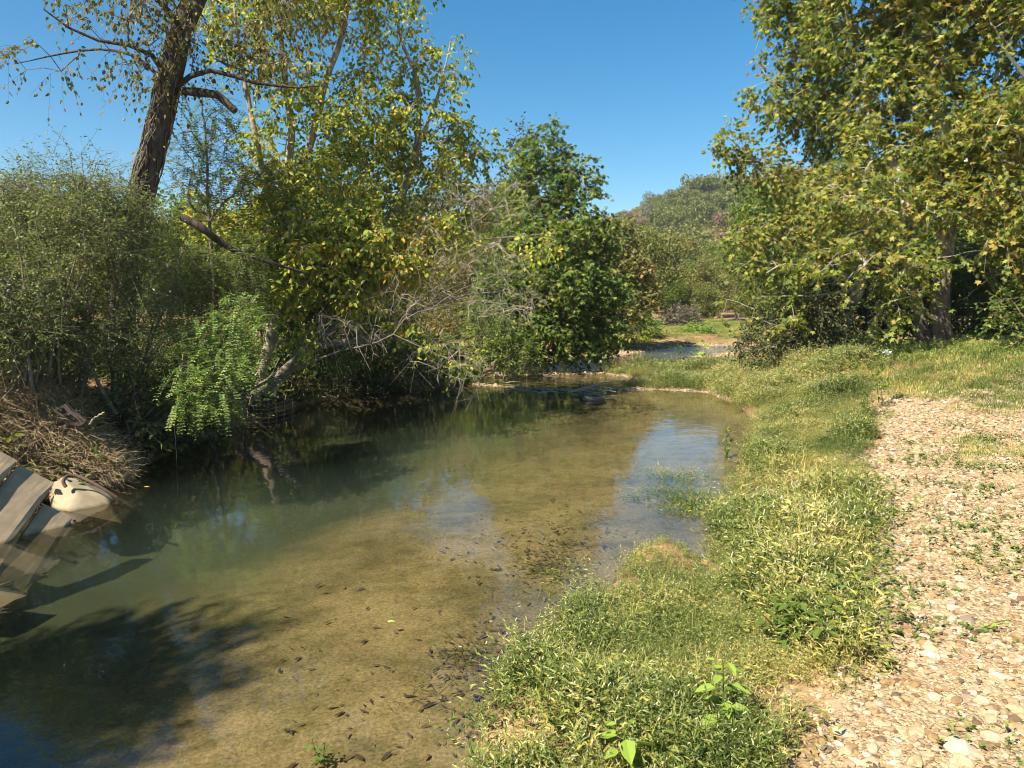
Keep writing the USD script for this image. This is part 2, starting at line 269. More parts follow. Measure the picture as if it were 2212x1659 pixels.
def join(parts):
    vs, fs, n = [], [], 0
    for v, f in parts:
        vs.append(v); fs.append(np.asarray(f) + n); n += len(v)
    return np.vstack(vs), np.vstack(fs)
def spline(p, n):
    p = np.asarray(p, float)
    if len(p) < 3: return np.stack([np.interp(np.linspace(0, 1, n), [0, 1], p[:, k]) for k in range(p.shape[1])], 1)
    from scipy.interpolate import CubicSpline
    t = np.r_[0, np.cumsum(np.linalg.norm(np.diff(p[:, :3], axis=0), axis=1))]; t /= t[-1]
    from scipy.interpolate import PchipInterpolator
    return PchipInterpolator(t, p, axis=0)(np.linspace(0, 1, n))
# leaf outlines: (along, across, lift) points and triangles
def L_(pts, tris): return np.array(pts, float), np.array(tris)
LEAF = {
 'litter': L_([(0, 0, 0), (.3, .13, .06), (.7, .16, .02), (1, 0, .08), (.65, -.11, .05), (.25, -.17, .0)], [(0, 3, 2), (0, 2, 1), (0, 4, 3), (0, 5, 4)]),
 'leaflet': L_([(0, 0, 0), (.5, .24, .05), (1, 0, 0), (.5, -.24, .05)], [(0, 2, 1), (0, 3, 2)]),
 'ovate': L_([(0, 0, 0), (.22, .30, .07), (.62, .25, .05), (1, 0, -.06), (.62, -.25, .05), (.22, -.30, .07)], [(0, 3, 2), (0, 2, 1), (0, 4, 3), (0, 5, 4)]),
 'lobed': L_([(0, 0, 0), (.10, .46, .05), (.36, .30, .03), (.62, .56, .02), (.60, .17, .03), (1.05, 0, -.08), (.60, -.17, .03), (.62, -.56, .02), (.36, -.30, .03), (.10, -.46, .05)],
             [(0, 2, 1), (0, 4, 2), (2, 4, 3), (0, 5, 4), (0, 6, 5), (0, 8, 6), (8, 7, 6), (0, 9, 8)]),
 'lance': L_([(0, 0, 0), (.38, .13, .03), (1, 0, -.14), (.38, -.13, .03)], [(0, 2, 1), (0, 3, 2)]),
}
def leaves(kind, pos, d, up, size):
    T, F_ = LEAF[kind]; n = len(pos)
    d = nrm(d); side = nrm(np.cross(up, d)); u = np.cross(d, side); size = np.broadcast_to(size, (n,))[:, None, None]
    v = pos[:, None] + size * (T[None, :, 0:1] * d[:, None] + T[None, :, 1:2] * side[:, None] + T[None, :, 2:3] * u[:, None])
    f = (np.arange(n) * len(T))[:, None, None] + F_[None]
    return v.reshape(-1, 3), f.reshape(-1, 3)
def thin_tubes(a, b, ra, rb):
    """many straight three-sided twigs at once"""
    d = nrm(b - a); ref = np.where(np.abs(d[:, 2:3]) < .9, [[0, 0, 1.]], [[1., 0, 0]]); s = nrm(np.cross(d, ref)); u = np.cross(d, s); n = len(a)
    ang = np.arange(3) * 2 * np.pi / 3; off = np.cos(ang)[None, :, None] * s[:, None] + np.sin(ang)[None, :, None] * u[:, None]
    ra = np.broadcast_to(ra, (n,))[:, None, None]; rb = np.broadcast_to(rb, (n,))[:, None, None]
    v = np.concatenate([a[:, None] + ra * off, b[:, None] + rb * off], 1).reshape(-1, 3)
    f = np.array([(0, 1, 4), (0, 4, 3), (1, 2, 5), (1, 5, 4), (2, 0, 3), (2, 3, 5)])
    return v, (np.arange(n)[:, None, None] * 6 + f[None]).reshape(-1, 3)

class Skeleton:
    def __init__(s): s.pos, s.par, s.rad, s.lines = [], [], [], []
    def limb(s, pts, r0, r1, n=None, jit=0, rng=None, start=None):
        pts = np.asarray(pts, float); L = np.linalg.norm(np.diff(pts, axis=0), axis=1).sum(); n = n or max(4, int(L / .3))
        q = spline(pts, n)
        if jit and rng is not None: q[1:-1] += rng.normal(0, jit, (n - 2, 3))
        r = np.linspace(r0, r1, n) if np.isscalar(r1) else np.interp(np.linspace(0, 1, n), np.linspace(0, 1, len(r1)), r1)
        ids = []
        prev = -1 if start is None else start
        for a, b in zip(q, r): s.pos.append(a); s.par.append(prev); s.rad.append(b); prev = len(s.pos) - 1; ids.append(prev)
        s.lines.append((q, r)); return ids
    def attach(s, anchors, rng, step=.3, twig=.006, sag=.05, rise=.3, expo=.42, rmax=.06):
        """each tip joins the nearest branch; thickness follows how many tips a branch carries"""
        base = len(s.pos); P0 = np.array(s.pos); dist = cKDTree(P0).query(anchors)[0]; order = np.argsort(dist)
        pos = np.zeros((len(P0) + len(anchors) * 12 + 10, 3)); pos[:base] = P0; n = base; par = list(s.par); tips = []; chains = []
        cnt_extra = {}
        for k in order:
            A = anchors[k]; d = pos[:n] - A; D = np.linalg.norm(d, axis=1) + rise * np.maximum(d[:, 2], 0); j = int(np.argmin(D)); B = pos[j]; L = np.linalg.norm(A - B)
            m = max(2, min(10, int(L / step) + 1)); t = np.linspace(0, 1, m + 1)[1:, None]
            q = B + (A - B) * t; q[:, 2] += sag * L * np.sin(np.pi * t[:, 0]); q[:-1] += rng.normal(0, .05 * L / m + .004, (m - 1, 3))
            ids = []; prev = j
            for x in q: pos[n] = x; par.append(prev); prev = n; ids.append(n); n += 1
            chains.append((j, ids)); tips.append(prev)
        cnt = np.zeros(n); cnt[tips] += 1
        for i in range(n - 1, base - 1, -1):
            if par[i] >= 0: cnt[par[i]] += cnt[i]
        rad = np.minimum(twig * np.maximum(cnt, 1) ** expo, rmax)
        parts = []
        for j, ids in chains:
            rs = rad[ids]; r0 = rs[0]
            parts.append(tube(np.vstack([pos[j], pos[ids]]), np.r_[r0, rs[:-1], max(rs[-1] * .7, .002)], 5 if r0 > .012 else 3, cap=False))
        dirs = np.array([pos[ids[-1]] - (pos[ids[-2]] if len(ids) > 1 else pos[j]) for j, ids in chains]); s.tip_pos = pos[tips]; s.tip_dir = nrm(dirs)
        return join(parts) if parts else None
    def wood(s, rng, sides=10, rough=.07): return join([tube(q, r, sides, rng, rough) for q, r in s.lines])

def blob_anchors(blobs, rng, spacing, clump=.45, freq=.8, shell=.5, seed=3):
    """points through the crown's volume, thinned by noise so that gaps and clumps form. blobs: (centre, (rx, ry, rz))"""
    out = []
    for c, r in blobs:
        r = np.asarray(r, float); n = int(4.19 * np.prod(r) / spacing ** 3 * 1.5) + 3
        u = nrm(rng.normal(size=(n, 3))) * (rng.random((n, 1)) ** (1 / 3 * (1 - shell) + .0001 + shell * .12)); out.append(np.asarray(c) + u * r)
    a = np.vstack(out); keep = meshkit.fbm(a * freq, 2, seed) > clump - .12 + .12 * rng.random(len(a)); a = a[keep]
    t = cKDTree(a); drop = np.zeros(len(a), bool)
    for i, j in t.query_pairs(spacing * .55): 
        if not drop[i]: drop[j] = True
    return a[~drop]
def sprays(tips, dirs, rng, twigs, L, per, kind, size, droop=.35, spread=.75, updir=.8, twig_r=.0025, lean=(0, 0, 0)):
    """twigs fanning from each tip with leaves set along them"""
    n = len(tips) * twigs; b = np.repeat(tips, twigs, 0); d = nrm(np.repeat(dirs, twigs, 0) * .7 + rng.normal(0, spread, (n, 3)) + np.array([0, 0, -.1]) + np.array(lean))
    l = L * rng.uniform(.55, 1.25, n); e = b + d * l[:, None]; e[:, 2] -= droop * l ** 1.3
    wood = thin_tubes(b, e, twig_r, twig_r * .4)
    m = n * per; t = (np.tile(np.arange(per), n) + rng.random(m) * .6 + .4) / per; bb, ee = np.repeat(b, per, 0), np.repeat(e, per, 0)
    pos = bb + (ee - bb) * t[:, None]; dd = nrm(ee - bb); sg = np.where(np.tile(np.arange(per), n) % 2, 1., -1.)[:, None]
    sd = nrm(np.cross(dd, [[0, 0, 1.]]) + rng.normal(0, .15, (m, 3)))
    ld = nrm(dd * .55 + sg * sd * .8 + rng.normal(0, .3, (m, 3)) + np.array([0, 0, -droop * 1.1])); up = nrm(np.array([0, 0, updir]) + rng.normal(0, .45, (m, 3)))
    s = size * rng.uniform(.65, 1.2, m); pos = pos + ld * (s * .15)[:, None]
    return wood, leaves(kind, pos, ld, up, s)
def fronds(tips, dirs, rng, per_tip, L, pairs, size, droop=.5, lean=(0, 0, 0), kind='leaflet', spread=.7):
    """feathery compound leaves: paired leaflets along an arching stalk"""
    n = len(tips) * per_tip; b = np.repeat(tips, per_tip, 0); d = nrm(np.repeat(dirs, per_tip, 0) * .6 + rng.normal(0, spread, (n, 3)) + np.array(lean)); l = L * rng.uniform(.6, 1.2, n)
    t = (np.arange(pairs) + .7) / pairs; q = b[:, None] + d[:, None] * (l[:, None] * t)[..., None]; q[..., 2] -= droop * l[:, None] * t ** 2 * .8
    e = q[:, -1]; mid = q[:, pairs // 2]; wood = join([thin_tubes(b, mid, .002, .0015), thin_tubes(mid, e, .0015, .0008)])
    tan = nrm(np.gradient(q, axis=1)); side = nrm(np.cross(tan, np.array([0, 0, 1.])) + 1e-6); up = nrm(np.cross(side, tan) + rng.normal(0, .2, (n, 1, 3)))
    pp, dd, uu = [], [], []
    for sg in (1, -1): pp.append(q.reshape(-1, 3)); dd.append((side * sg * .9 + tan * .35 + rng.normal(0, .12, side.shape)).reshape(-1, 3)); uu.append(np.broadcast_to(up, q.shape).reshape(-1, 3))
    pp, dd, uu = map(np.vstack, (pp, dd, uu)); return wood, leaves(kind, pp, nrm(dd), uu, size * rng.uniform(.75, 1.15, len(pp)))

# ------------------------------------------------------------------ leaf and bark materials
LM = {
 'sycamore': leaf_mat('sycamore_leaf', [(0, (0.059, 0.095, 0.020)), (0.35, (0.123, 0.168, 0.030)), (0.62, (0.206, 0.235, 0.040)), (0.86, (0.324, 0.318, 0.050)), (1, (0.324, 0.224, 0.059))], .44),
 'elm': leaf_mat('elm_leaf', [(0, (0.096, 0.156, 0.028)), (0.4, (0.198, 0.257, 0.041)), (0.72, (0.343, 0.365, 0.054)), (0.93, (0.522, 0.464, 0.077)), (1, (0.603, 0.404, 0.077))], .44),
 'privet': leaf_mat('privet_leaf', [(0, (0.074, 0.107, 0.029)), (0.5, (0.126, 0.171, 0.045)), (0.85, (0.190, 0.232, 0.061)), (1, (0.242, 0.232, 0.068))], .36, rough=.4),
 'locust': leaf_mat('locust_leaf', [(0, (0.094, 0.166, 0.036)), (0.5, (0.156, 0.248, 0.054)), (0.9, (0.250, 0.331, 0.072)), (1, (0.374, 0.359, 0.084))], .44, rough=.42),
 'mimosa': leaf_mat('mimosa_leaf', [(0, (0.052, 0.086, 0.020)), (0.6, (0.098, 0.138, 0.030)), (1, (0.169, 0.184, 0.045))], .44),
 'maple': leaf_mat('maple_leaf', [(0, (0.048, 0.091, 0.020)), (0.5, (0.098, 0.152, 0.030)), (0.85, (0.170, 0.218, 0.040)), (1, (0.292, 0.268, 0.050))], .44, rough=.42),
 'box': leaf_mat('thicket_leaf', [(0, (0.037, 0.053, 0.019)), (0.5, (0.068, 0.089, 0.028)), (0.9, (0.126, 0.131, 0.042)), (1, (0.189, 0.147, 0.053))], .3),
 'olive': leaf_mat('willow_leaf', [(0, (0.09, 0.11, 0.035)), (0.5, (0.16, 0.175, 0.05)), (0.85, (0.25, 0.23, 0.07)), (1, (0.33, 0.2, 0.08))], .44),
 'sparse': leaf_mat('sparse_leaf', [(0, (0.07, 0.08, 0.03)), (0.5, (0.12, 0.125, 0.04)), (0.85, (0.22, 0.185, 0.06)), (1, (0.32, 0.22, 0.08))], .44),
 'lime': leaf_mat('sapling_leaf', [(0, (0.144, 0.240, 0.036)), (0.5, (0.240, 0.336, 0.054)), (1, (0.432, 0.432, 0.072))], .4),
 'weed': leaf_mat('broad_weed_leaf', [(0, (0.06, 0.12, 0.025)), (0.5, (0.11, 0.17, 0.035)), (0.85, (0.22, 0.25, 0.045)), (1, (0.4, 0.34, 0.06))], .44),
 'vine': leaf_mat('vine_leaf', [(0, (.09, .12, .03)), (.6, (.18, .19, .04)), (1, (.34, .27, .05))], .44),
}
BK = {'dark': bark_mat('dark_bark', (.022, .016, .012), (.095, .072, .055), 9, .22, 1.0), 'pale': bark_mat('pale_bark', (.15, .12, .085), (.36, .30, .22), 7, .3, .4),
      'syc': bark_mat('sycamore_bark', (.13, .10, .075), (.50, .46, .38), 3.2, .45, .3), 'syclow': M('sycamore_trunk_bark', {'tc': ('geometry', {}), 'map': ('mapping', {'scale': (4.0, 4.0, 1.6)}), 'n': pos_noise(1.5, 6.0, .6), 'x': ('separate_xyz', {}), 'a': ('math', {'math_type': 'multiply_add', 'value2': 4.0}), 'mr': ('map_range', {'from_min': 5.0, 'from_max': 8.0, 'clamp': True}),
          'r1': ('rgb_ramp', {'ramp': [(.32, (.05, .038, .028)), (.68, (.20, .155, .12))]}), 'r2': ('rgb_ramp', {'ramp': [(.3, (.20, .165, .12)), (.5, (.50, .47, .40)), (.7, (.58, .56, .50))]}), 'm': ('mix', {}), 'b': ('bump', {'strength': .5, 'distance': .03}), 'p': ('principled_bsdf', {'roughness': .85, 'specular_ior_level': .2})},
          [('tc.position', 'map.vector'), ('map.vector', 'n.vector'), ('tc.position', 'x.vector'), ('n.fac', 'a.value1'), ('x.z', 'a.value3'), ('a.value', 'mr.value'), ('n.fac', 'r1.fac'), ('n.fac', 'r2.fac'), ('r1.color', 'm.color1'), ('r2.color', 'm.color2'), ('mr.result', 'm.fac'), ('m.color', 'p.base_color'), ('n.fac', 'b.height'), ('b.normal', 'p.normal')], 'p.BSDF'),
      'dead': bark_mat('dead_wood', (.19, .15, .11), (.42, .36, .28), 12, .3, .3), 'grey': bark_mat('grey_twig', (.07, .055, .04), (.19, .16, .12), 9, .3, .3)}

DENS = .70
def tree(name, label, cat, limbs, blobs, seed, leaf, bark, kind='ovate', size=.09, spacing=.55, twigs=4, per=6, L=.5, clump=.45, freq=.8, droop=.35, updir=.8, group=None, loc=None,
         frond=None, bare=None, twigbark='grey', rise=.3, rmax=.07, lean=(0, 0, 0), sag=.05, sides=10, shell=.5, twig=.006, roughness=.07, step=.3, limb_leaves=0, lean_spread=.75):
    """limbs: (points, base radius, tip radius, index of the limb it leaves or None). bare: blobs whose tips carry no leaves."""
    rng = np.random.default_rng(seed); sk = Skeleton()
    for pts_, r0, r1 in limbs: sk.limb(pts_, r0, r1, jit=.012, rng=rng)
    base = np.array(limbs[0][0][0]) if loc is None else np.array(loc)
    t = thing(name, label, cat, base, group)
    obj('trunk', sk.wood(rng, sides, roughness), BK[bark], t, smooth=50)
    A = blob_anchors(blobs, rng, spacing * DENS, clump, freq, shell, seed)
    nb = 0
    if bare:
        Ab = blob_anchors(bare, rng, spacing * .8, .3, freq, shell, seed + 1); nb = len(Ab); A = np.vstack([A, Ab])
    br = sk.attach(A, rng, rise=rise, rmax=rmax, sag=sag, twig=twig, step=step)
    tips, dirs = sk.tip_pos, sk.tip_dir
    if limb_leaves:
        Q = np.vstack([q for q, r in sk.lines]); Q = Q[rng.integers(0, len(Q), limb_leaves)]; tips = np.vstack([tips, Q]); dirs = np.vstack([dirs, nrm(rng.normal(size=(limb_leaves, 3)))])
    if bare:
        kb = cKDTree(Ab).query(tips)[0] < 1e-6
        w2, _ = sprays(tips[kb], dirs[kb], rng, 3, L * 1.1, 1, 'leaflet', .01, droop=.15); tips, dirs = tips[~kb], dirs[~kb]
    if frond: wood, lv = fronds(tips, dirs, rng, lean=lean, **frond)
    else: wood, lv = sprays(tips, dirs, rng, twigs, L, per, kind, size, droop, lean_spread, updir, lean=lean)
    pieces = [br, wood] + ([w2] if bare else [])
    obj('branches', join([p for p in pieces if p is not None]), BK[twigbark], t, kind='stuff')
    obj('crown', lv, LM[leaf], t)
    return t
def Bl(px, py, Y, rpx, rz=None, ry=None):
    s = Y / FD; return (P(px, py, Y), (rpx * s, (ry or rpx) * s, (rz or rpx) * s))
def Pts(*a): return [P(*p) for p in a]

# ------------------------------------------------------------------ left bank trees
Y = 13.0
g0 = P(262, 780, Y); g0[2] = H(g0[0], g0[1]) - .1
tree('leaning_tree', 'tall dark-barked tree with a thick leaning trunk wrapped in dry vines', 'tree',
     [([g0] + Pts((268, 640, Y), (285, 530, Y), (303, 430, Y), (330, 325, Y), (352, 235, Y), (372, 140, Y), (396, 55, Y), (432, -35, Y), (470, -130, Y), (500, -260, Y), (515, -400, Y)), .25, [.25, .22, .205, .20, .195, .185, .18, .15, .11, .06]),
      (Pts((376, 195, Y), (402, 190, 12.9), (440, 208, 12.8), (478, 204, 12.7), (500, 218, 12.7), (508, 240, 12.7)), .055, [.05, .05, .075, .06, .065, .05, .06]),
      (Pts((376, 192, Y), (412, 165, 13.0), (440, 152, 13), (490, 160, 13.1), (540, 178, 13.2), (600, 188, 13.3), (690, 185, 13.4)), .05, .012),
      (Pts((362, 170, Y), (345, 140, 12.8), (318, 112, 12.6), (270, 96, 12.5), (215, 88, 12.4), (150, 62, 12.2), (95, 20, 12.1)), .045, .012),
      (Pts((360, 185, Y), (335, 155, 13.2), (280, 118, 13.4), (200, 105, 13.5), (110, 122, 13.6), (30, 138, 13.7)), .035, .008),
      (Pts((400, 40, Y), (410, -10, 13.2), (400, -100, 13.4), (370, -220, 13.6)), .11, .04),
      (Pts((436, -40, Y), (520, -90, 13.2), (620, -130, 13.5), (720, -140, 13.8)), .08, .02),
      (Pts((395, 60, 13), (360, 20, 12.7), (310, -30, 12.4), (240, -70, 12.2)), .06, .02)],
     [Bl(330, 110, 12.8, 90), Bl(200, 100, 12.6, 70, 40), Bl(90, 120, 12.9, 80, 35), Bl(300, 20, 12.5, 110), Bl(130, 15, 12.4, 90, 50), Bl(430, 90, 13.4, 60), Bl(560, 110, 13.5, 80, 60), Bl(650, 30, 13.8, 90, 50), Bl(390, -150, 13.4, 120, 80), Bl(220, -60, 12.6, 110, 50), Bl(500, -330, 13.2, 90, 80), Bl(500, 10, 13.6, 80, 60)],
     11, 'sparse', 'dark', 'ovate', .085, .42, 3, 5, .5, clump=.55, freq=1.2, droop=.8, updir=.4, sides=14, roughness=.10, twig=.005, twigbark='grey')

# dry vines climbing the trunk
rng = np.random.default_rng(5); vines = []
axis_pts = np.array([g0] + Pts((268, 640, Y), (285, 530, Y), (303, 430, Y), (330, 325, Y), (352, 235, Y), (372, 140, Y), (396, 55, Y), (420, -10, Y))); ax = spline(axis_pts, 60); rr_ = np.interp(np.linspace(0, 1, 60), np.linspace(0, 1, 4), [.25, .205, .19, .165])
for k in range(46):
    i0 = rng.integers(0, 40); i1 = min(59, i0 + rng.integers(8, 30)); a0 = rng.uniform(-2.2, 2.2); q = ax[i0:i1]; th = a0 + np.cumsum(rng.normal(0, .16, len(q)))
    off = np.stack([np.cos(th - np.pi / 2), np.sin(th - np.pi / 2), 0 * th], 1) * (rr_[i0:i1, None] + .012 + rng.random(len(q))[:, None] * .03); vines.append(tube(q + off, rng.uniform(.005, .012), 4, cap=False))
vt = thing('trunk_vines', 'dry brown vine stems clinging to the thick leaning trunk', 'vine', g0)
obj('stems', join(vines), BK['grey'], vt, kind='stuff')
ii = rng.integers(0, 60, 260); th = rng.uniform(0, 6.28, 260); pv = ax[ii] + np.stack([np.cos(th), np.sin(th), 0 * th], 1) * (rr_[ii, None] + .06); 
obj('foliage', leaves('ovate', pv, nrm(np.stack([np.cos(th), np.sin(th), -0.8 + 0 * th], 1)), nrm(rng.normal(0, .4, (260, 3)) + [0, 0, 1]), rng.uniform(.04, .09, 260)), LM['vine'], vt)

def ground_pt(px, py, Y, sink=.1):
    p = P(px, py, Y)
    while px < 1200 and sdist(p[:1], p[1:2])[0] < .35: p[0] -= .15
    p[2] = H(p[0], p[1]) - sink; return p
Y = 16.0; b0 = ground_pt(600, 800, Y)
tree('yellow_green_tree', 'tall yellow-green tree with several pale upright stems on the left bank', 'tree',
     [([b0] + Pts((605, 620, Y), (612, 470, Y), (622, 380, Y), (628, 280, Y), (615, 160, Y), (602, 20, Y), (590, -120, Y)), .14, [.14, .12, .10, .085, .07, .05, .02]),
      (Pts((612, 480, Y), (640, 390, 16.1), (680, 280, 16.2), (700, 190, 16.3), (735, 90, 16.4), (760, -40, 16.5), (770, -120, 16.5)), .09, [.09, .08, .07, .06, .045, .02]),
      (Pts((615, 520, Y), (575, 400, 15.6), (545, 260, 15.4), (520, 120, 15.3), (505, 0, 15.2), (495, -90, 15.2)), .08, .02),
      ([b0 + [.3, .2, 0]] + Pts((760, 600, 16.6), (850, 460, 16.9), (900, 330, 17.0), (905, 200, 17.1), (860, 60, 17.2), (850, -60, 17.2)), .12, [.12, .11, .09, .07, .04, .015]),
      (Pts((880, 380, 16.9), (930, 250, 17), (960, 150, 17.1), (975, 80, 17.1)), .05, .012),
      (Pts((850, 460, 16.9), (960, 390, 17.3), (1040, 320, 17.6)), .05, .012)],
     [Bl(640, 90, Y, 85, 130), Bl(500, 60, 15.4, 60, 90), Bl(760, 60, 16.5, 55, 100), Bl(860, 90, 17.1, 75, 120), Bl(960, 120, 17.1, 45, 60), Bl(640, 300, Y, 130, 110, 120), Bl(800, 270, 16.8, 110, 110), Bl(930, 310, 17.2, 100, 100), Bl(1020, 320, 17.6, 60, 70), Bl(500, 420, 15.6, 90, 120),
      Bl(700, 430, Y, 130, 110, 140), Bl(860, 440, 16.9, 120, 100), Bl(980, 430, 17.4, 90, 70), Bl(620, 560, 15.8, 110, 90), Bl(760, 550, 16.2, 120, 90), Bl(640, -70, 16, 160, 80), Bl(850, -60, 17, 80, 60)],
     21, 'elm', 'pale', 'ovate', .105, .46, 4, 7, .48, clump=.515, freq=1.15, droop=.55, updir=.5, twigbark='pale', twig=.005)

Y = 15.0; b0 = ground_pt(545, 850, Y, .0); b0[2] = max(b0[2], .3)
tree('overhanging_tree', 'low tree leaning off the left bank, dry bare branch ends over the water', 'tree',
     [([b0] + Pts((600, 815, Y), (655, 770, Y), (700, 742, 15.0), (770, 735, 15.0), (830, 728, 15.1)), .13, [.14, .12, .10, .08, .06]),
      (Pts((690, 745, 15), (740, 690, 15.3), (830, 620, 15.6), (900, 560, 15.8), (1000, 500, 16), (1090, 430, 16.2)), .06, .012),
      (Pts((830, 728, 15.1), (862, 690, 15.1), (950, 655, 15.3), (1060, 630, 15.6), (1150, 650, 15.8)), .04, .008),
      (Pts((830, 728, 15.1), (900, 745, 15.0), (960, 770, 15), (1010, 800, 15), (1040, 828, 15)), .035, .008),
      (Pts((740, 690, 15.3), (720, 600, 15.2), (690, 520, 15), (640, 450, 14.8)), .05, .012),
      (Pts((780, 665, 15.4), (800, 580, 15.2), (830, 500, 15)), .04, .01),
      (Pts((790, 735, 15.0), (770, 700, 14.7), (735, 685, 14.5), (690, 682, 14.3)), .022, .006),
      (Pts((900, 560, 15.8), (1020, 520, 15.6), (1130, 510, 15.6), (1200, 505, 15.6)), .03, .007)],
     [Bl(650, 520, 14.9, 110, 70), Bl(760, 500, 15, 100, 60), Bl(740, 610, 14.9, 80, 60), Bl(850, 560, 15.2, 80, 60), Bl(640, 620, 14.9, 70, 50), Bl(1000, 780, 15, 45, 18), Bl(930, 745, 15, 40, 16), Bl(660, 730, 14.8, 40, 25), Bl(1130, 530, 15.7, 80, 28), Bl(560, 560, 14.7, 70, 60), Bl(960, 500, 15.6, 70, 40), Bl(880, 690, 15.0, 40, 20)],
     31, 'elm', 'grey', 'ovate', .115, .40, 4, 6, .42, clump=.42, freq=1.1, droop=.5, updir=.6, twigbark='dead', rise=0, twig=.0045,
     bare=[Bl(1060, 650, 15.5, 110, 45), Bl(980, 470, 16, 100, 60), Bl(1090, 440, 16.2, 80, 50), Bl(880, 640, 15.3, 110, 60), Bl(960, 770, 15, 80, 50), Bl(740, 720, 14.6, 70, 45), Bl(1020, 830, 14.9, 40, 30), Bl(1000, 560, 15.8, 120, 50)])

Y = 14.6; b0 = ground_pt(640, 800, Y, .0)
tree('dead_tree', 'leafless grey dead branches fanning out from the left bank over the water', 'tree',
     [([b0] + Pts((690, 775, Y), (740, 755, 14.5), (800, 742, 14.4), (850, 722, 14.4)), .034, [.036, .03, .025, .02, .014]),
      (Pts((850, 722, 14.4), (872, 690, 14.4), (930, 668, 14.5), (1010, 655, 14.7), (1090, 664, 14.9), (1150, 680, 15)), .012, .003), (Pts((850, 722, 14.4), (880, 672, 14.5), (960, 610, 14.7), (1040, 550, 15), (1120, 470, 15.3)), .012, .003),
      (Pts((800, 742, 14.4), (830, 640, 14.5), (880, 540, 14.7), (950, 460, 15), (1010, 400, 15.2)), .012, .003), (Pts((850, 722, 14.4), (900, 745, 14.3), (960, 772, 14.3), (1010, 802, 14.3), (1035, 826, 14.3)), .012, .003),
      (Pts((800, 742, 14.4), (770, 715, 14.2), (730, 690, 14), (690, 684, 13.9)), .018, .005), (Pts((770, 715, 14.2), (778, 760, 14.0), (800, 800, 13.9)), .012, .004), (Pts((740, 755, 14.5), (760, 690, 14.4), (752, 630, 14.4), (775, 570, 14.4)), .012, .003),
      (Pts((930, 668, 14.5), (1010, 620, 14.6), (1100, 590, 14.8), (1180, 600, 15)), .012, .003), (Pts((1010, 802, 14.3), (1000, 840, 14.2), (985, 862, 14.2)), .008, .003)],
     [Bl(900, 720, 14.4, 6, 4)], 33, 'elm', 'grey', 'ovate', .09, .46, 2, 4, .22, twigbark='dead', rise=0, twig=.0028, rmax=.012, step=.22,
     bare=[Bl(1090, 650, 14.9, 90, 40), Bl(1060, 560, 15, 90, 50), Bl(960, 540, 14.8, 90, 60), Bl(1000, 440, 15.2, 60, 50), Bl(880, 650, 14.5, 80, 50), Bl(980, 780, 14.3, 70, 45), Bl(730, 700, 14.1, 60, 40), Bl(840, 740, 14.4, 60, 35), Bl(900, 620, 14.6, 80, 50)])

Y = 14.2; b0 = ground_pt(470, 780, Y)
tree('feathery_tree', 'slender dark green feathery-leaved tree behind the thick leaning trunk', 'tree',
     [([b0] + Pts((462, 620, Y), (452, 480, Y), (448, 360, Y), (440, 260, Y), (436, 200, Y)), .06, .012), (Pts((452, 480, Y), (500, 420, 14.4), (560, 380, 14.5)), .025, .007)],
     [Bl(440, 260, Y, 70, 80), Bl(455, 380, Y, 90, 90), Bl(470, 480, Y, 100, 70), Bl(560, 400, 14.5, 60, 50)], 41, 'mimosa', 'grey', spacing=.42, clump=.40,
     frond=dict(per_tip=4, L=.55, pairs=11, size=.055, droop=.35), twigbark='grey')

# privet thicket on the left: several bushes
for k, (bx, by, Yb, bl, lab) in enumerate([
    (150, 800, 10.6, [Bl(70, 560, 10.8, 120, 110), Bl(170, 520, 10.6, 130, 90), Bl(250, 560, 10.5, 70, 90), Bl(150, 640, 10.4, 150, 90), Bl(60, 690, 10.4, 110, 90), Bl(120, 430, 10.9, 120, 60), Bl(220, 440, 10.8, 90, 50), Bl(30, 440, 11, 60, 50)], 'big grey-green fine-leaved bush below the left end of the sky'),
    (250, 850, 11.4, [Bl(300, 620, 11.5, 90, 80), Bl(270, 720, 11.1, 100, 90), Bl(360, 580, 12.2, 70, 60), Bl(200, 750, 10.9, 90, 70), Bl(300, 500, 11.8, 80, 60)], 'fine-leaved bush hiding the foot of the thick leaning trunk'),
    (20, 780, 9.6, [Bl(10, 620, 9.8, 100, 100), Bl(50, 740, 9.6, 70, 60), Bl(-90, 560, 10, 130, 140), Bl(-100, 720, 9.6, 120, 100)], 'dark bush cut by the left edge of the picture')]):
    b0 = ground_pt(bx, by, Yb); rng = np.random.default_rng(50 + k); limbs = []
    for j in range(7):
        c, r = bl[j % len(bl)]; top = c + rng.normal(0, .35, 3) * r + [0, 0, r[2] * .7]; o = b0 + [rng.normal(0, .25), rng.normal(0, .2), 0]; limbs.append(([o, (o + top) / 2 + rng.normal(0, .15, 3), top], .028, .006))
    tree('privet_bush', lab, 'bush', limbs, bl, 51 + k, 'privet', 'grey', 'leaflet', .048, .235, 3, 11, .46, clump=.535, freq=1.25, droop=.25, updir=.7, loc=b0, twig=.0028, rmax=.02, shell=.6, group=None)
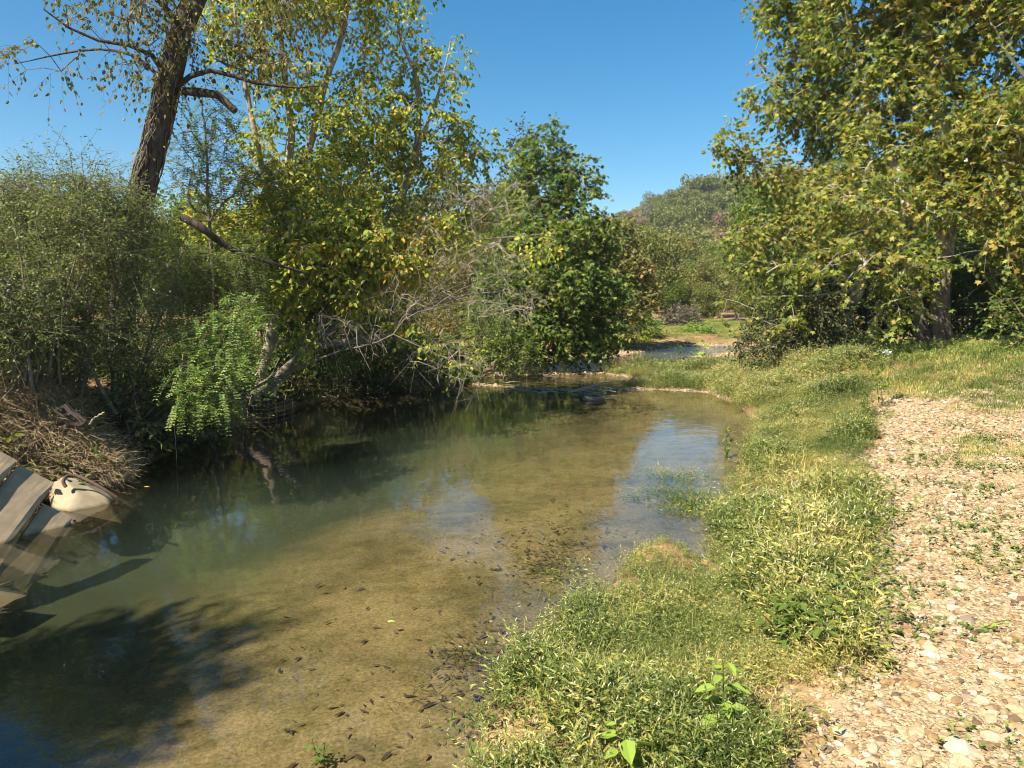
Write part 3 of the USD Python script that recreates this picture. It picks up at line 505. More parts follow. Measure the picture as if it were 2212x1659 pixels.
# tall airy shoots rising out of the bush into the sky
b0 = ground_pt(140, 700, 10.9); rng = np.random.default_rng(61); limbs = []
for tx, ty in [(30, 385), (150, 320), (175, 330), (110, 350), (60, 370), (230, 400), (10, 410), (210, 350), (260, 380), (90, 410)]:
    e = P(tx, ty, 10.9 + rng.normal(0, .2)); o = P(140 + (tx - 140) * .4, 560, 10.9); limbs.append(([o, (o + e) / 2 + rng.normal(0, .06, 3), e], .012, .003))
tree('airy_shoots', 'thin upright leafy shoots standing above the grey-green bush against the sky', 'bush', limbs, [Bl(80, 390, 10.9, 90, 35), Bl(170, 370, 10.9, 80, 40), Bl(240, 420, 10.9, 60, 40), Bl(20, 430, 10.9, 50, 30)],
     62, 'privet', 'grey', 'leaflet', .042, .3, 3, 9, .4, clump=.5, freq=2, droop=.05, updir=.6, loc=b0, twig=.002, rmax=.012, limb_leaves=90, lean=(0, 0, .3))

# bright drooping locust over the water
b0 = ground_pt(450, 850, 11.1, 0); b0[2] = max(b0[2], .4)
tree('locust_shrub', 'bright green drooping shrub with rows of small oval leaflets over the bank edge', 'bush',
     [([b0] + Pts((470, 760, 11.5), (500, 690, 11.2), (540, 650, 11.1)), .03, .008), ([b0 + [.1, 0, 0]] + Pts((430, 790, 11.2), (410, 760, 11.0), (395, 800, 10.8)), .025, .006), ([b0] + Pts((460, 790, 11.2), (480, 780, 10.9), (500, 830, 10.7)), .02, .006)],
     [Bl(520, 680, 11.1, 60, 45), Bl(460, 740, 11.1, 80, 60), Bl(430, 810, 10.8, 70, 50), Bl(500, 790, 10.9, 70, 60), Bl(560, 740, 11.1, 35, 50), Bl(410, 860, 10.6, 40, 35), Bl(470, 860, 10.7, 50, 30)],
     71, 'locust', 'grey', spacing=.24, clump=.42, frond=dict(per_tip=3, L=.34, pairs=9, size=.048, droop=.6, spread=.85), rise=0, sag=.1, twig=.003, rmax=.02, freq=1.6, loc=b0)
b0 = ground_pt(440, 760, 13.4)
tree('locust_shrub', 'duller green feathery shrub above the bright drooping one, under the broken limb', 'bush',
     [([b0] + Pts((440, 650, 13.3), (450, 560, 13.2)), .03, .008), ([b0] + Pts((400, 650, 13.2), (380, 600, 13)), .03, .008), ([b0] + Pts((500, 640, 13.2), (530, 560, 13.0)), .03, .008)],
     [Bl(440, 600, 13.2, 90, 70), Bl(380, 660, 13, 80, 60), Bl(510, 590, 13.1, 70, 60), Bl(530, 540, 13, 40, 40), Bl(400, 560, 13.2, 60, 40)],
     72, 'mimosa', 'grey', spacing=.3, clump=.42, frond=dict(per_tip=3, L=.4, pairs=10, size=.05, droop=.7, spread=.6), rise=0, twig=.003, rmax=.02, loc=b0)

# broken limb lying across the thicket
lg = thing('broken_limb', 'dead broken limb with a snapped-off end lying across the left thicket', 'log', P(392, 470, 12.9))
rng = np.random.default_rng(81)
q = spline(Pts((392, 470, 12.9), (430, 488, 12.9), (480, 525, 13.1), (530, 552, 13.3), (600, 572, 13.6), (660, 590, 13.9)), 40)
obj('trunk', tube(q, np.interp(np.linspace(0, 1, 40), [0, .05, .3, 1], [.062, .07, .06, .02]), 10, rng, .12), BK['dark'], lg, smooth=50)
obj('snapped_end', tube([q[0] - (q[1] - q[0]) * .12, q[0] + (q[1] - q[0]) * .05], [.04, .064], 9, rng, .2), BK['dead'], lg, label='pale splintered end')

# ------------------------------------------------------------------ middle distance, left bank
Y = 27.5; b0 = ground_pt(1170, 788, Y)
tree('maple', 'dense dark green pointed tree at the bend, left of the hill', 'tree',
     [([b0] + Pts((1192, 700, Y), (1196, 560, Y), (1190, 420, Y), (1180, 310, Y)), .17, .02), (Pts((1196, 600, Y), (1250, 500, 26.8), (1260, 380, 26.8)), .07, .015)],
     [Bl(1165, 320, Y, 45, 50), Bl(1200, 320, Y, 30, 55), Bl(1180, 400, Y, 75, 60), Bl(1250, 400, 27, 45, 60), Bl(1190, 500, 26.6, 110, 80), Bl(1280, 500, 27, 55, 60), Bl(1200, 610, 26.3, 120, 80), Bl(1290, 620, 26.6, 70, 70), Bl(1180, 710, 26.2, 110, 60), Bl(1270, 710, 26.3, 80, 50), Bl(1120, 640, 26.2, 80, 80), Bl(1125, 440, 27.4, 55, 60), Bl(1110, 540, 27, 70, 70), Bl(1060, 640, 27, 60, 60), Bl(1100, 730, 26.4, 70, 45)],
     91, 'maple', 'syclow', 'lobed', .16, .62, 4, 6, .6, clump=.40, freq=.7, droop=.4, updir=.7, rmax=.08)
Y = 37.0; b0 = ground_pt(1335, 762, Y)
tree('young_sycamore', 'smaller yellow-green tree right of the dense dark pointed tree', 'tree',
     [([b0] + Pts((1345, 680, Y), (1350, 580, Y), (1345, 500, Y)), .09, .015)],
     [Bl(1340, 510, Y, 40, 40), Bl(1345, 580, Y, 55, 45), Bl(1380, 590, 37, 35, 30), Bl(1350, 650, 36.6, 65, 45), Bl(1330, 700, 36.4, 50, 30)],
     92, 'olive', 'syclow', 'lobed', .17, .62, 4, 6, .6, clump=.42, freq=.7, droop=.4)
Y = 34.0; b0 = ground_pt(1120, 760, Y)
tree('grey_crowned_tree', 'greyish rounded crown peeping from behind the dense pointed tree', 'tree', [([b0] + Pts((1125, 500, Y), (1130, 300, Y)), .2, .04)],
     [Bl(1135, 310, Y, 40, 40), Bl(1120, 370, Y, 40, 50), Bl(1110, 460, Y, 50, 60)], 93, 'box', 'dark', 'ovate', .15, .7, 4, 6, .7, clump=.42)
for k, (px, py, Yb, bl, lf, lab) in enumerate([
    (1000, 700, 37, [Bl(1000, 600, 37, 90, 70), Bl(1080, 560, 38, 70, 90), Bl(930, 570, 38, 80, 70), Bl(1030, 680, 36, 90, 50), Bl(950, 680, 37, 80, 50)], 'olive', 'olive yellowing bush behind the dry bare branches'),
    (1060, 800, 23.5, [Bl(1070, 705, 23.5, 65, 45), Bl(1090, 745, 23, 60, 40), Bl(1020, 750, 22.8, 50, 35), Bl(1120, 770, 23, 45, 25)], 'maple', 'dark green broad-leaved bush at the waterline below the bare branches'),
    (1010, 690, 41.0, [Bl(1010, 510, 41, 80, 50), Bl(1070, 450, 41, 60, 60), Bl(930, 520, 41, 70, 40), Bl(1060, 520, 40, 80, 50)], 'olive', 'pale olive tree with brown tips behind the bare branches'),
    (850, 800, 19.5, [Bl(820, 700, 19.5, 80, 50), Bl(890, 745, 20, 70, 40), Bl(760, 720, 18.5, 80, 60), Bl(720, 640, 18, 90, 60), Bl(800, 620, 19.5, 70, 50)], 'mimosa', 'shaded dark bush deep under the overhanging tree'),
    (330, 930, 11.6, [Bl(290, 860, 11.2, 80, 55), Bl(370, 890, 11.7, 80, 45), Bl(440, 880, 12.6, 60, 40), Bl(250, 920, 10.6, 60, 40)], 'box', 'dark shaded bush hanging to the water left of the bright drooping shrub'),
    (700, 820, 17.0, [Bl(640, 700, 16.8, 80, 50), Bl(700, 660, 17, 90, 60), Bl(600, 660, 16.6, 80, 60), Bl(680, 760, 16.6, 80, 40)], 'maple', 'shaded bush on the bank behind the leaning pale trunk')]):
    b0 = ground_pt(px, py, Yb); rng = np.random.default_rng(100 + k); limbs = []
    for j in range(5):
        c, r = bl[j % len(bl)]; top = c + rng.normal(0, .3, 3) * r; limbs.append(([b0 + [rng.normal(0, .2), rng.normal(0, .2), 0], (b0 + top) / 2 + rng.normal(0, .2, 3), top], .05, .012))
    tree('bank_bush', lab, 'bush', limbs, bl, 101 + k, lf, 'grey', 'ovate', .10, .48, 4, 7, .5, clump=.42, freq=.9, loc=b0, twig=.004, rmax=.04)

# ------------------------------------------------------------------ right bank sycamores
Y = 19.0; b0 = ground_pt(2035, 768, Y)
tree('sycamore', 'big right-hand sycamore with a pale mottled trunk forking near the ground', 'tree',
     [([b0] + Pts((2032, 680, Y), (2035, 600, Y), (2045, 500, Y), (2050, 400, Y), (2040, 290, Y), (2015, 180, Y), (1995, 60, Y), (1985, -90, Y), (1980, -260, Y)), .26, [.26, .21, .19, .18, .16, .13, .09, .03]),
      ([b0 + [-.35, .05, 0]] + Pts((1990, 700, 19.1), (1975, 620, 19.2), (1968, 500, 19.4), (1940, 380, 19.6), (1880, 250, 19.8), (1850, 120, 20), (1830, -40, 20)), .16, [.17, .13, .12, .10, .08, .05, .02]),
      (Pts((2050, 400, Y), (2110, 300, 18.7), (2150, 180, 18.4), (2180, 40, 18.2)), .10, .02), (Pts((2045, 520, Y), (1960, 470, 18.4), (1860, 440, 17.9), (1790, 400, 17.6)), .07, .015),
      (Pts((2040, 580, Y), (1950, 560, 18.2), (1850, 545, 17.6), (1770, 590, 17.3)), .06, .012), (Pts((2050, 460, Y), (2130, 420, 18.4), (2230, 400, 18)), .06, .015)],
     [Bl(2000, 60, 19, 120, 120), Bl(1980, 180, 18.8, 110, 90), Bl(2080, 260, 18.6, 110, 90), Bl(2140, 120, 18.4, 110, 110), Bl(1880, 180, 19.6, 90, 110), Bl(1830, 60, 20, 80, 110), Bl(1940, 320, 18.8, 110, 80), Bl(2120, 400, 18.2, 110, 80), Bl(1860, 420, 18, 110, 60), Bl(1980, 450, 18.2, 100, 60), Bl(2060, 520, 18, 90, 50), Bl(1870, 540, 17.6, 110, 50), Bl(1780, 600, 17.2, 70, 45), Bl(1960, 600, 17.8, 80, 45), Bl(1930, 690, 17.6, 40, 45), Bl(1850, 640, 17.4, 60, 40), Bl(2180, 540, 17.8, 80, 60), Bl(2000, -100, 19, 200, 120), Bl(2100, 640, 17.8, 50, 40)],
     111, 'sycamore', 'syclow', 'lobed', .13, .54, 4, 6, .52, clump=.50, freq=.75, droop=.45, updir=.6, twigbark='syc', rmax=.08, sides=12)
Y = 22.0; b0 = ground_pt(1800, 770, Y)
tree('sycamore', 'left-hand sycamore of the right bank, its branches reaching out toward the hill', 'tree',
     [([b0] + Pts((1830, 680, Y), (1862, 600, Y), (1868, 500, Y), (1850, 400, Y), (1810, 280, Y), (1770, 160, Y), (1740, 20, Y), (1720, -80, Y)), .2, [.2, .17, .15, .13, .11, .08, .03]),
      (Pts((1868, 500, Y), (1790, 440, 21.6), (1700, 390, 21.2), (1620, 340, 21), (1560, 280, 20.9)), .08, .015), (Pts((1820, 300, Y), (1740, 240, 21.7), (1680, 190, 21.5), (1630, 130, 21.4)), .07, .012),
      (Pts((1862, 600, Y), (1760, 570, 21.2), (1680, 520, 20.9), (1600, 500, 20.7)), .06, .012), (Pts((1850, 620, 22), (1740, 640, 21), (1640, 640, 20.5)), .05, .012), (Pts((1820, 620, 21.5), (1760, 575, 20.8), (1700, 570, 20.3), (1655, 590, 20)), .045, .015)],
     [Bl(1565, 275, 20.9, 30, 28), Bl(1590, 320, 21, 45, 35), Bl(1650, 355, 21.1, 60, 40), Bl(1730, 395, 21.3, 70, 45), Bl(1650, 100, 21.4, 45, 60), Bl(1650, 190, 21.5, 45, 40), Bl(1710, 240, 21.6, 60, 50), Bl(1680, 50, 21.6, 45, 55), Bl(1760, 100, 21.8, 70, 90), Bl(1790, 230, 22, 80, 80), Bl(1820, 330, 22, 80, 70), Bl(1740, 480, 21.2, 80, 45), Bl(1650, 500, 20.8, 60, 38), Bl(1600, 515, 20.7, 35, 28), Bl(1620, 600, 20.5, 60, 45), Bl(1590, 660, 20.4, 40, 35), Bl(1700, 600, 20.6, 80, 50), Bl(1720, -30, 21.8, 90, 60), Bl(1680, 670, 20.4, 60, 40)],
     112, 'sycamore', 'syc', 'lobed', .13, .54, 4, 6, .52, clump=.50, freq=.75, droop=.45, updir=.6, twigbark='syc', rmax=.08)
Y = 18.0; b0 = ground_pt(2330, 780, Y)
tree('sycamore', 'sycamore whose crown fills the upper right corner of the picture', 'tree',
     [([b0] + Pts((2320, 600, Y), (2290, 400, Y), (2270, 200, Y), (2250, 0, Y), (2240, -150, Y)), .22, .04), (Pts((2290, 420, Y), (2220, 360, 17.6), (2150, 320, 17.3)), .07, .015), (Pts((2270, 220, Y), (2200, 150, 17.6), (2150, 60, 17.4)), .07, .015)],
     [Bl(2240, 80, 17.8, 110, 130), Bl(2200, 250, 17.4, 100, 90), Bl(2240, 420, 17.4, 100, 90), Bl(2260, 580, 17.6, 90, 80), Bl(2300, -80, 18, 150, 100), Bl(2360, 300, 18, 120, 200), Bl(2180, 0, 17.6, 70, 60)],
     113, 'sycamore', 'syclow', 'lobed', .13, .54, 4, 6, .52, clump=.475, freq=.75, droop=.45, updir=.6, twigbark='syc', rmax=.08)
# shaded understorey below the sycamores
for k, (px, py, Yb, bl, lf, lab) in enumerate([
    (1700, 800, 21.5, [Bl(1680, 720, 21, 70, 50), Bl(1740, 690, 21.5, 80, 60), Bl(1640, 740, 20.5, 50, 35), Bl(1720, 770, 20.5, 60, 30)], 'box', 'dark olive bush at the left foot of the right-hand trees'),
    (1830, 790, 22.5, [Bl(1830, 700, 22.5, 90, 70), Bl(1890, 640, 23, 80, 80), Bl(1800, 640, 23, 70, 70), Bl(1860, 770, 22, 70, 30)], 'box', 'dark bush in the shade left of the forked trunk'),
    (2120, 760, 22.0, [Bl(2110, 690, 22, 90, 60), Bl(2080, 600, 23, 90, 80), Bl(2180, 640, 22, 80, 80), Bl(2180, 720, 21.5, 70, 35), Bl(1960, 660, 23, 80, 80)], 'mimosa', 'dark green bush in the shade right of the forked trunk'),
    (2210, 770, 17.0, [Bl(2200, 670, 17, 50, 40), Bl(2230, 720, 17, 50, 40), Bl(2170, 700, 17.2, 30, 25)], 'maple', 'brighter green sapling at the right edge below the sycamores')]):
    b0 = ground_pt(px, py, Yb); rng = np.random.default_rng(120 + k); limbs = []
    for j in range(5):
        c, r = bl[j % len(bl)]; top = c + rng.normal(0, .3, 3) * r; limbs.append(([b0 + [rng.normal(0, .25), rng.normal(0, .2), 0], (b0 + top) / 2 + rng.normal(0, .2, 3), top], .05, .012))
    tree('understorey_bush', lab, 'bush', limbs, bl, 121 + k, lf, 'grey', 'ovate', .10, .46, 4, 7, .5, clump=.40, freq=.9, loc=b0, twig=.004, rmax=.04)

# trees standing left of the camera, whose shade falls over the near water
b0 = np.array([-10.6, -.9, 0]); b0[2] = H(b0[0], b0[1]) - .1
tree('shade_tree', 'tree on the near left bank just outside the picture', 'tree',
     [([b0, b0 + [.1, .1, 2.5], b0 + [.3, .1, 5], b0 + [.5, .2, 8.5]], .2, .04), ([b0 + [.2, .1, 3.5], b0 + [1.0, .9, 4.6], b0 + [1.9, 1.9, 5.6]], .07, .02)],
     [(b0 + [.4, .4, 5.6], (2.2, 1.9, 2.0)), (b0 + [1.6, 1.4, 5.2], (1.4, 1.2, .9)), (b0 + [.3, 0, 7.8], (1.8, 1.8, 1.5)), (b0 + [-1.2, -1, 5.5], (1.6, 1.6, 1.6)), (b0 + [1.3, -1.3, 5.2], (1.5, 1.6, 1.2)), (b0 + [.8, -3.2, 5.6], (1.8, 1.6, 1.3)), (b0 + [2.2, -.2, 4.9], (1.1, 1.2, .8)), (b0 + [2.0, -2.2, 5.2], (1.3, 1.4, 1.0))], 131, 'elm', 'dark', 'ovate', .1, .44, 4, 7, .5, clump=.38)

# ------------------------------------------------------------------ far woods: prototypes, then one copy per tree
def far_tree(name, label, group, seed, leaf, h, w, n, size, loc, kind='ovate', conical=0.0):
    rng = np.random.default_rng(seed); t = thing(name, label, 'tree', loc, group); base = np.array(loc, float)
    obj('trunk', tube(base + spline([(0, 0, -.6), (.1 * w, 0, h * .4), (0, .05 * w, h * .92)], 6), np.linspace(.035 * h / 2, .02, 6), 6, rng, .1), BK['grey'], t)
    cs = []
    for k in range(11):
        z = rng.uniform(.22, .92); rad = w * (1 - .75 * abs(z - .5) * (1 + conical)) * .55; a = rng.uniform(0, 6.28); cs.append((rad * math.cos(a) * rng.uniform(.3, 1), rad * math.sin(a) * rng.uniform(.3, 1), z * h))
    cs = np.array(cs); k = rng.integers(0, len(cs), n); u = nrm(rng.normal(size=(n, 3))) * rng.uniform(.55, 1.05, (n, 1)); p = cs[k] + u * np.array([w * .34, w * .34, h * .15])
    p = p[meshkit.fbm(p * 1.1, 2, seed) > .40]; m = len(p)
    d = nrm(rng.normal(size=(m, 3)) + [0, 0, -.5]); up = nrm(rng.normal(0, .6, (m, 3)) + [0, 0, 1])
    a_ = rng.integers(0, m, 26); b_ = p[a_]; lo = np.stack([0 * b_[:, 0], 0 * b_[:, 1], np.clip(b_[:, 2] * .6, .1 * h, .8 * h)], 1)
    obj('branches', tuple(np.asarray(x) if i else np.asarray(x) + base for i, x in enumerate(thin_tubes(lo, b_, .012 * h * .5, .01))), BK['grey'], t, kind='stuff')
    obj('crown', leaves(kind, p + base, d, up, size * rng.uniform(.6, 1.25, m)), LM[leaf], t); return t
FAR = {'hillgreen': leaf_mat('hill_green', [(0, (0.075, 0.093, 0.022)), (0.6, (0.128, 0.146, 0.033)), (1, (0.194, 0.192, 0.045))], .25), 'hillolive': leaf_mat('hill_olive', [(0, (0.125, 0.122, 0.039)), (0.6, (0.211, 0.187, 0.056)), (1, (0.295, 0.232, 0.078))], .25),
       'hillrust': leaf_mat('hill_rust', [(0, (0.127, 0.092, 0.052)), (0.6, (0.196, 0.138, 0.075)), (1, (0.253, 0.178, 0.103))], .25), 'hillgrey': leaf_mat('hill_grey', [(0, (0.092, 0.092, 0.063)), (0.6, (0.149, 0.138, 0.092)), (1, (0.207, 0.178, 0.121))], .25)}
LM.update(FAR)
rng = np.random.default_rng(200)
spec = [('hillgreen', 'dark green tree in the wood on the far hillside', 'green trees on the hillside'), ('hillolive', 'olive yellowing tree in the wood on the far hillside', 'olive trees on the hillside'),
        ('hillrust', 'rusty brown tree in the wood on the far hillside', 'rusty trees on the hillside'), ('hillgrey', 'greyish thin-leaved tree in the wood on the far hillside', 'greyish trees on the hillside')]
cells = []
for yy in np.arange(118, 345, 7.2):
    for xx in np.arange(8, 150, 7.0):
        x, y = xx + rng.uniform(-2.6, 2.6), yy + rng.uniform(-2.6, 2.6); px = CX + FD * x / (y * cp)
        if 1285 < px < 1690: cells.append((x, y))
cells = np.array(cells); cells = cells[np.argsort(np.hypot(cells[:, 0], cells[:, 1]))][:296]
tone = meshkit.noise(np.stack([cells[:, 0] * .03, cells[:, 1] * .03, 0 * cells[:, 0]], 1), 9) + rng.normal(0, .16, len(cells))
kinds = np.digitize(tone, [.46, .72, .86]); protos = {}
for (x, y), k in zip(cells, kinds):
    leaf, lab, gr = spec[k]; z = H(x, y); s = rng.uniform(.75, 1.25)
    if k not in protos: protos[k] = far_tree('hillside_tree', lab, gr, 210 + k, leaf, 11, 6.8, 2600, .62, (x, y, z))
    else: dup(protos[k], 'hillside_tree', (x, y, z), rng.uniform(0, 360), (s * rng.uniform(.9, 1.1), s, s * rng.uniform(.85, 1.15)), lab, 'tree', gr)
# the wood beyond, to both sides: one mass
fp = []
def cluster_mesh(seed, h, w, n, size):
    rng = np.random.default_rng(seed); p = nrm(rng.normal(size=(n, 3))) * rng.uniform(.5, 1.0, (n, 1)) * np.array([w, w, h * .45]) + [0, 0, h * .55]; p[:, :2] *= (1.15 - .4 * np.clip(p[:, 2:] / h, 0, 1)); p = p[meshkit.fbm(p * .9, 2, seed) > .42]; m = len(p)
    return leaves('ovate', p, nrm(rng.normal(size=(m, 3)) + [0, 0, -.5]), nrm(rng.normal(0, .6, (m, 3)) + [0, 0, 1]), size * rng.uniform(.6, 1.3, m))
for yy in np.arange(120, 360, 9.5):
    for xx in np.arange(-220, 330, 9.5):
        x, y = xx + rng.uniform(-4, 4), yy + rng.uniform(-4, 4); px = CX + FD * x / (y * cp)
        if not (1285 < px < 1690) and -200 < px < 2500: fp.append((x, y, H(x, y) - .3))
fw = instancer('/World/far_wood', [(cluster_mesh(230 + k, 11, 3.6, 1500, .75), FAR[l]) for k, l in enumerate(('hillgreen', 'hillolive', 'hillgreen', 'hillrust', 'hillgrey'))], fp, rng.uniform(0, 6.28, len(fp)), rng.uniform(.8, 1.3, len(fp)), rng.choice(5, len(fp), p=[.35, .3, .2, .08, .07]))
tag(fw, 'distant mixed wood covering the ridge on both sides of the near trees', 'wood', kind='stuff')

# middle woods at 38 to 110 m
mid = [('hillgreen', 'rounded dark green tree in the belt of trees before the hill', 'dark trees before the hill'), ('olive', 'yellowing olive tree in the belt of trees before the hill', 'olive trees before the hill'), ('maple', 'fresh green tree in the belt of trees before the hill', 'fresh green trees before the hill')]
mp = {}
spots = []
for px, Yb, h in [(1395, 62, 5.5), (1440, 70, 5.2), (1490, 78, 6.5), (1540, 74, 6.0), (1590, 66, 6.0), (1370, 88, 9), (1420, 95, 8.5), (1465, 104, 9), (1515, 98, 8.5), (1570, 92, 9), (1630, 85, 8), (1460, 60, 3.6), (1520, 58, 3.2), (1380, 52, 4.2), (1340, 56, 6), (1600, 58, 4.5), (1650, 52, 5),
                  (40, 42, 7.0), (110, 46, 8.0), (190, 40, 6.2), (260, 44, 6.5), (330, 40, 5.6), (400, 46, 7), (480, 50, 8), (560, 44, 7), (640, 48, 8), (720, 46, 8), (800, 52, 9), (880, 44, 7), (960, 48, 8), (1040, 44, 7), (-60, 40, 7), (1100, 50, 9), (1180, 46, 7), (1260, 48, 6), (20, 30, 4.5), (150, 28, 4), (250, 26, 4), (380, 26, 4.5), (470, 28, 5), (560, 27, 5), (660, 28, 5.5), (760, 27, 5), (860, 29, 5),
                  (1700, 36, 7), (1780, 34, 7.5), (1860, 36, 8.5), (1940, 33, 7.5), (2020, 35, 9), (2100, 33, 8), (2180, 32, 9), (2260, 31, 9), (2340, 27, 8), (1740, 44, 9), (1900, 46, 11), (2060, 45, 12), (2200, 42, 12)]: spots.append((px, Yb, h))
for i, (px, Yb, h) in enumerate(spots):
    x = (px - CX) / FD * Yb * 1.0; z = H(x, Yb); k = [0, 1, 2, 1, 0, 2][i % 6] if px < 1680 else [0, 0, 2][i % 3]; s = h / 8.0
    leaf, lab, gr = mid[k]
    if k not in mp: mp[k] = far_tree('woodland_tree', lab, gr, 240 + k, leaf, 8, 5.2, 7500, .24, (x, Yb, z), 'ovate')
    else: dup(mp[k], 'woodland_tree', (x, Yb, z), rng.uniform(0, 360), (s * rng.uniform(.9, 1.2), s, s * rng.uniform(.9, 1.1)), lab, 'tree', gr)
# willows and brush on the far bank
for px, py, Yb, rx, rz, lf, lab, cat in [(1505, 730, 45, 42, 26, 'locust', 'rounded fresh green willow bush on the far bank above the pale shoal', 'bush'), (1395, 712, 42, 26, 36, 'locust', 'upright green willow bush left of the rounded far willow', 'bush'),
                                   (1330, 720, 37, 30, 30, 'lime', 'yellow-green bush at the foot of the far trees by the channel', 'bush'), (1440, 742, 44, 34, 14, 'olive', 'low yellowish weeds beside the far shoal', 'bush'), (1370, 748, 41, 40, 18, 'lime', 'low light green weeds on the far bank near the bend', 'bush'),
                                   (1290, 765, 33, 30, 20, 'box', 'small dark brownish bush overhanging the far channel', 'bush'), (1470, 690, 52, 40, 24, 'hillgrey', 'brownish thin bush behind the rounded far willow', 'bush')]:
    b0 = ground_pt(px, py + rz, Yb, .0); c = P(px, py, Yb); s = Yb / FD; rr = np.random.default_rng(int(px)); lim = [([b0, (b0 + c) / 2 + rr.normal(0, .1, 3), c + rr.normal(0, .5, 3) * [rx * s, rx * s, rz * s]], .03, .008) for _ in range(4)]
    tree('far_bush', lab, cat, lim, [(c, (rx * s, rx * s, rz * s)), (c - [0, 0, rz * s * .5], (rx * s * .9, rx * s * .9, rz * s * .6))], int(px), lf, 'grey', 'leaflet', .16, .42, 4, 8, .5, clump=.3, droop=.1, updir=.5, loc=b0, rmax=.03, lean=(0, 0, .4))

# ------------------------------------------------------------------ grass and weeds
def grass_mat(name, ramp, trans=.3, patch=None):
    """blade tones per blade; dry yellow patches drift over the bank"""
    TONED.add('/World/Looks/' + name)
    nodes = {'g': ('geometry', {}), 'at': ('attribute', {'attribute': 'tone'}), 'oi': ('object_info', {}), 'n': ('noise_texture', {'scale': .8, 'detail': 3.0}), 'r': ('rgb_ramp', {'ramp': ramp}), 's': ('math', {'math_type': 'multiply_add', 'value2': .8, 'value3': 0.02}), 'ns': ('math', {'math_type': 'multiply_add', 'value2': 1.7, 'value3': -.85}),
             'a1': ('math', {'math_type': 'add'}), 'a2': ('math', {'math_type': 'add', 'use_clamp': True}), 'os': ('math', {'math_type': 'multiply', 'value2': .22}), 'p': ('principled_bsdf', {'roughness': .5, 'specular_ior_level': .3}), 't': ('translucent_bsdf', {}), 'mx': ('mix_closure', {'fac': trans})}
    return M(name, nodes, [('g.position', 'n.vector'), ('at.fac', 's.value1'), ('oi.random', 'os.value1'), ('n.fac', 'ns.value1'), ('s.value', 'a1.value1'), ('os.value', 'a1.value2'), ('a1.value', 'a2.value1'), ('ns.value', 'a2.value2'), ('a2.value', 'r.fac'),
                           ('r.color', 'p.base_color'), ('r.color', 't.color'), ('p.BSDF', 'mx.closure1'), ('t.BSDF', 'mx.closure2')], 'mx.closure')
GM = {'grass': grass_mat('grass', [(0, (0.046, 0.079, 0.016)), (.33, (0.109, 0.160, 0.032)), (.64, (0.230, 0.248, 0.055)), (.87, (0.414, 0.369, 0.100)), (1, (0.529, 0.407, 0.147))]),
      'seed': grass_mat('seed_heads', [(0, (0.323, 0.323, 0.139)), (.6, (0.495, 0.462, 0.258)), (1, (0.527, 0.495, 0.323))], .25),
      'far': grass_mat('far_grass', [(0, (0.108, 0.153, 0.032)), (0.4, (0.198, 0.252, 0.054)), (0.75, (0.306, 0.324, 0.081)), (1, (0.405, 0.369, 0.117))]),
      'dry': grass_mat('dry_stems', [(0, (0.138, 0.088, 0.048)), (.5, (0.287, 0.198, 0.104)), (1, (0.483, 0.363, 0.209))], .15),
      'creep': grass_mat('gravel_weeds', [(0, (0.060, 0.105, 0.023)), (.6, (0.119, 0.182, 0.039)), (1, (0.255, 0.280, 0.065))])}
def weed_tuft(seed, stems=16, h=.30, spread=.16, lf=.055, per=7, kind='lance', lean=.5):
    rng = np.random.default_rng(seed); b = np.c_[rng.normal(0, spread * .5, (stems, 2)), np.zeros(stems) - .02]; d = nrm(np.c_[rng.normal(0, lean, (stems, 2)), np.ones(stems)]); l = h * rng.uniform(.45, 1.15, stems)
    mid = b + d * (l * .55)[:, None]; e = mid + nrm(d + np.c_[rng.normal(0, .6, (stems, 2)), -.25 + 0 * l]) * (l * .5)[:, None]
    parts = [thin_tubes(b, mid, .0016, .0013), thin_tubes(mid, e, .0013, .0007)]
    t = rng.uniform(.15, 1, (stems, per)); pos = np.where(t[..., None] < .55, b[:, None] + (mid - b)[:, None] * (t / .55)[..., None], mid[:, None] + (e - mid)[:, None] * ((t - .55) / .45)[..., None]).reshape(-1, 3)
    n = len(pos); ld = nrm(np.repeat(nrm(e - b), per, 0) * .35 + rng.normal(0, .75, (n, 3)) * [1, 1, .35] + [0, 0, .1]); up = nrm(rng.normal(0, .4, (n, 3)) + [0, 0, 1]); parts.append(leaves(kind, pos, ld, up, lf * rng.uniform(.5, 1.35, n)))
    return join(parts), e
def seed_heads(seed, e, n):
    rng = np.random.default_rng(seed); e = e[rng.permutation(len(e))[:n]]; d = nrm(rng.normal(0, .5, (len(e), 3)) + [0, 0, .55]); l = rng.uniform(.025, .06, len(e))[:, None]
    return thin_tubes(e, e + d * l * .6, .0028, .0034)[0].reshape(-1, 3), thin_tubes(e, e + d * l * .6, .0028, .0034)[1]
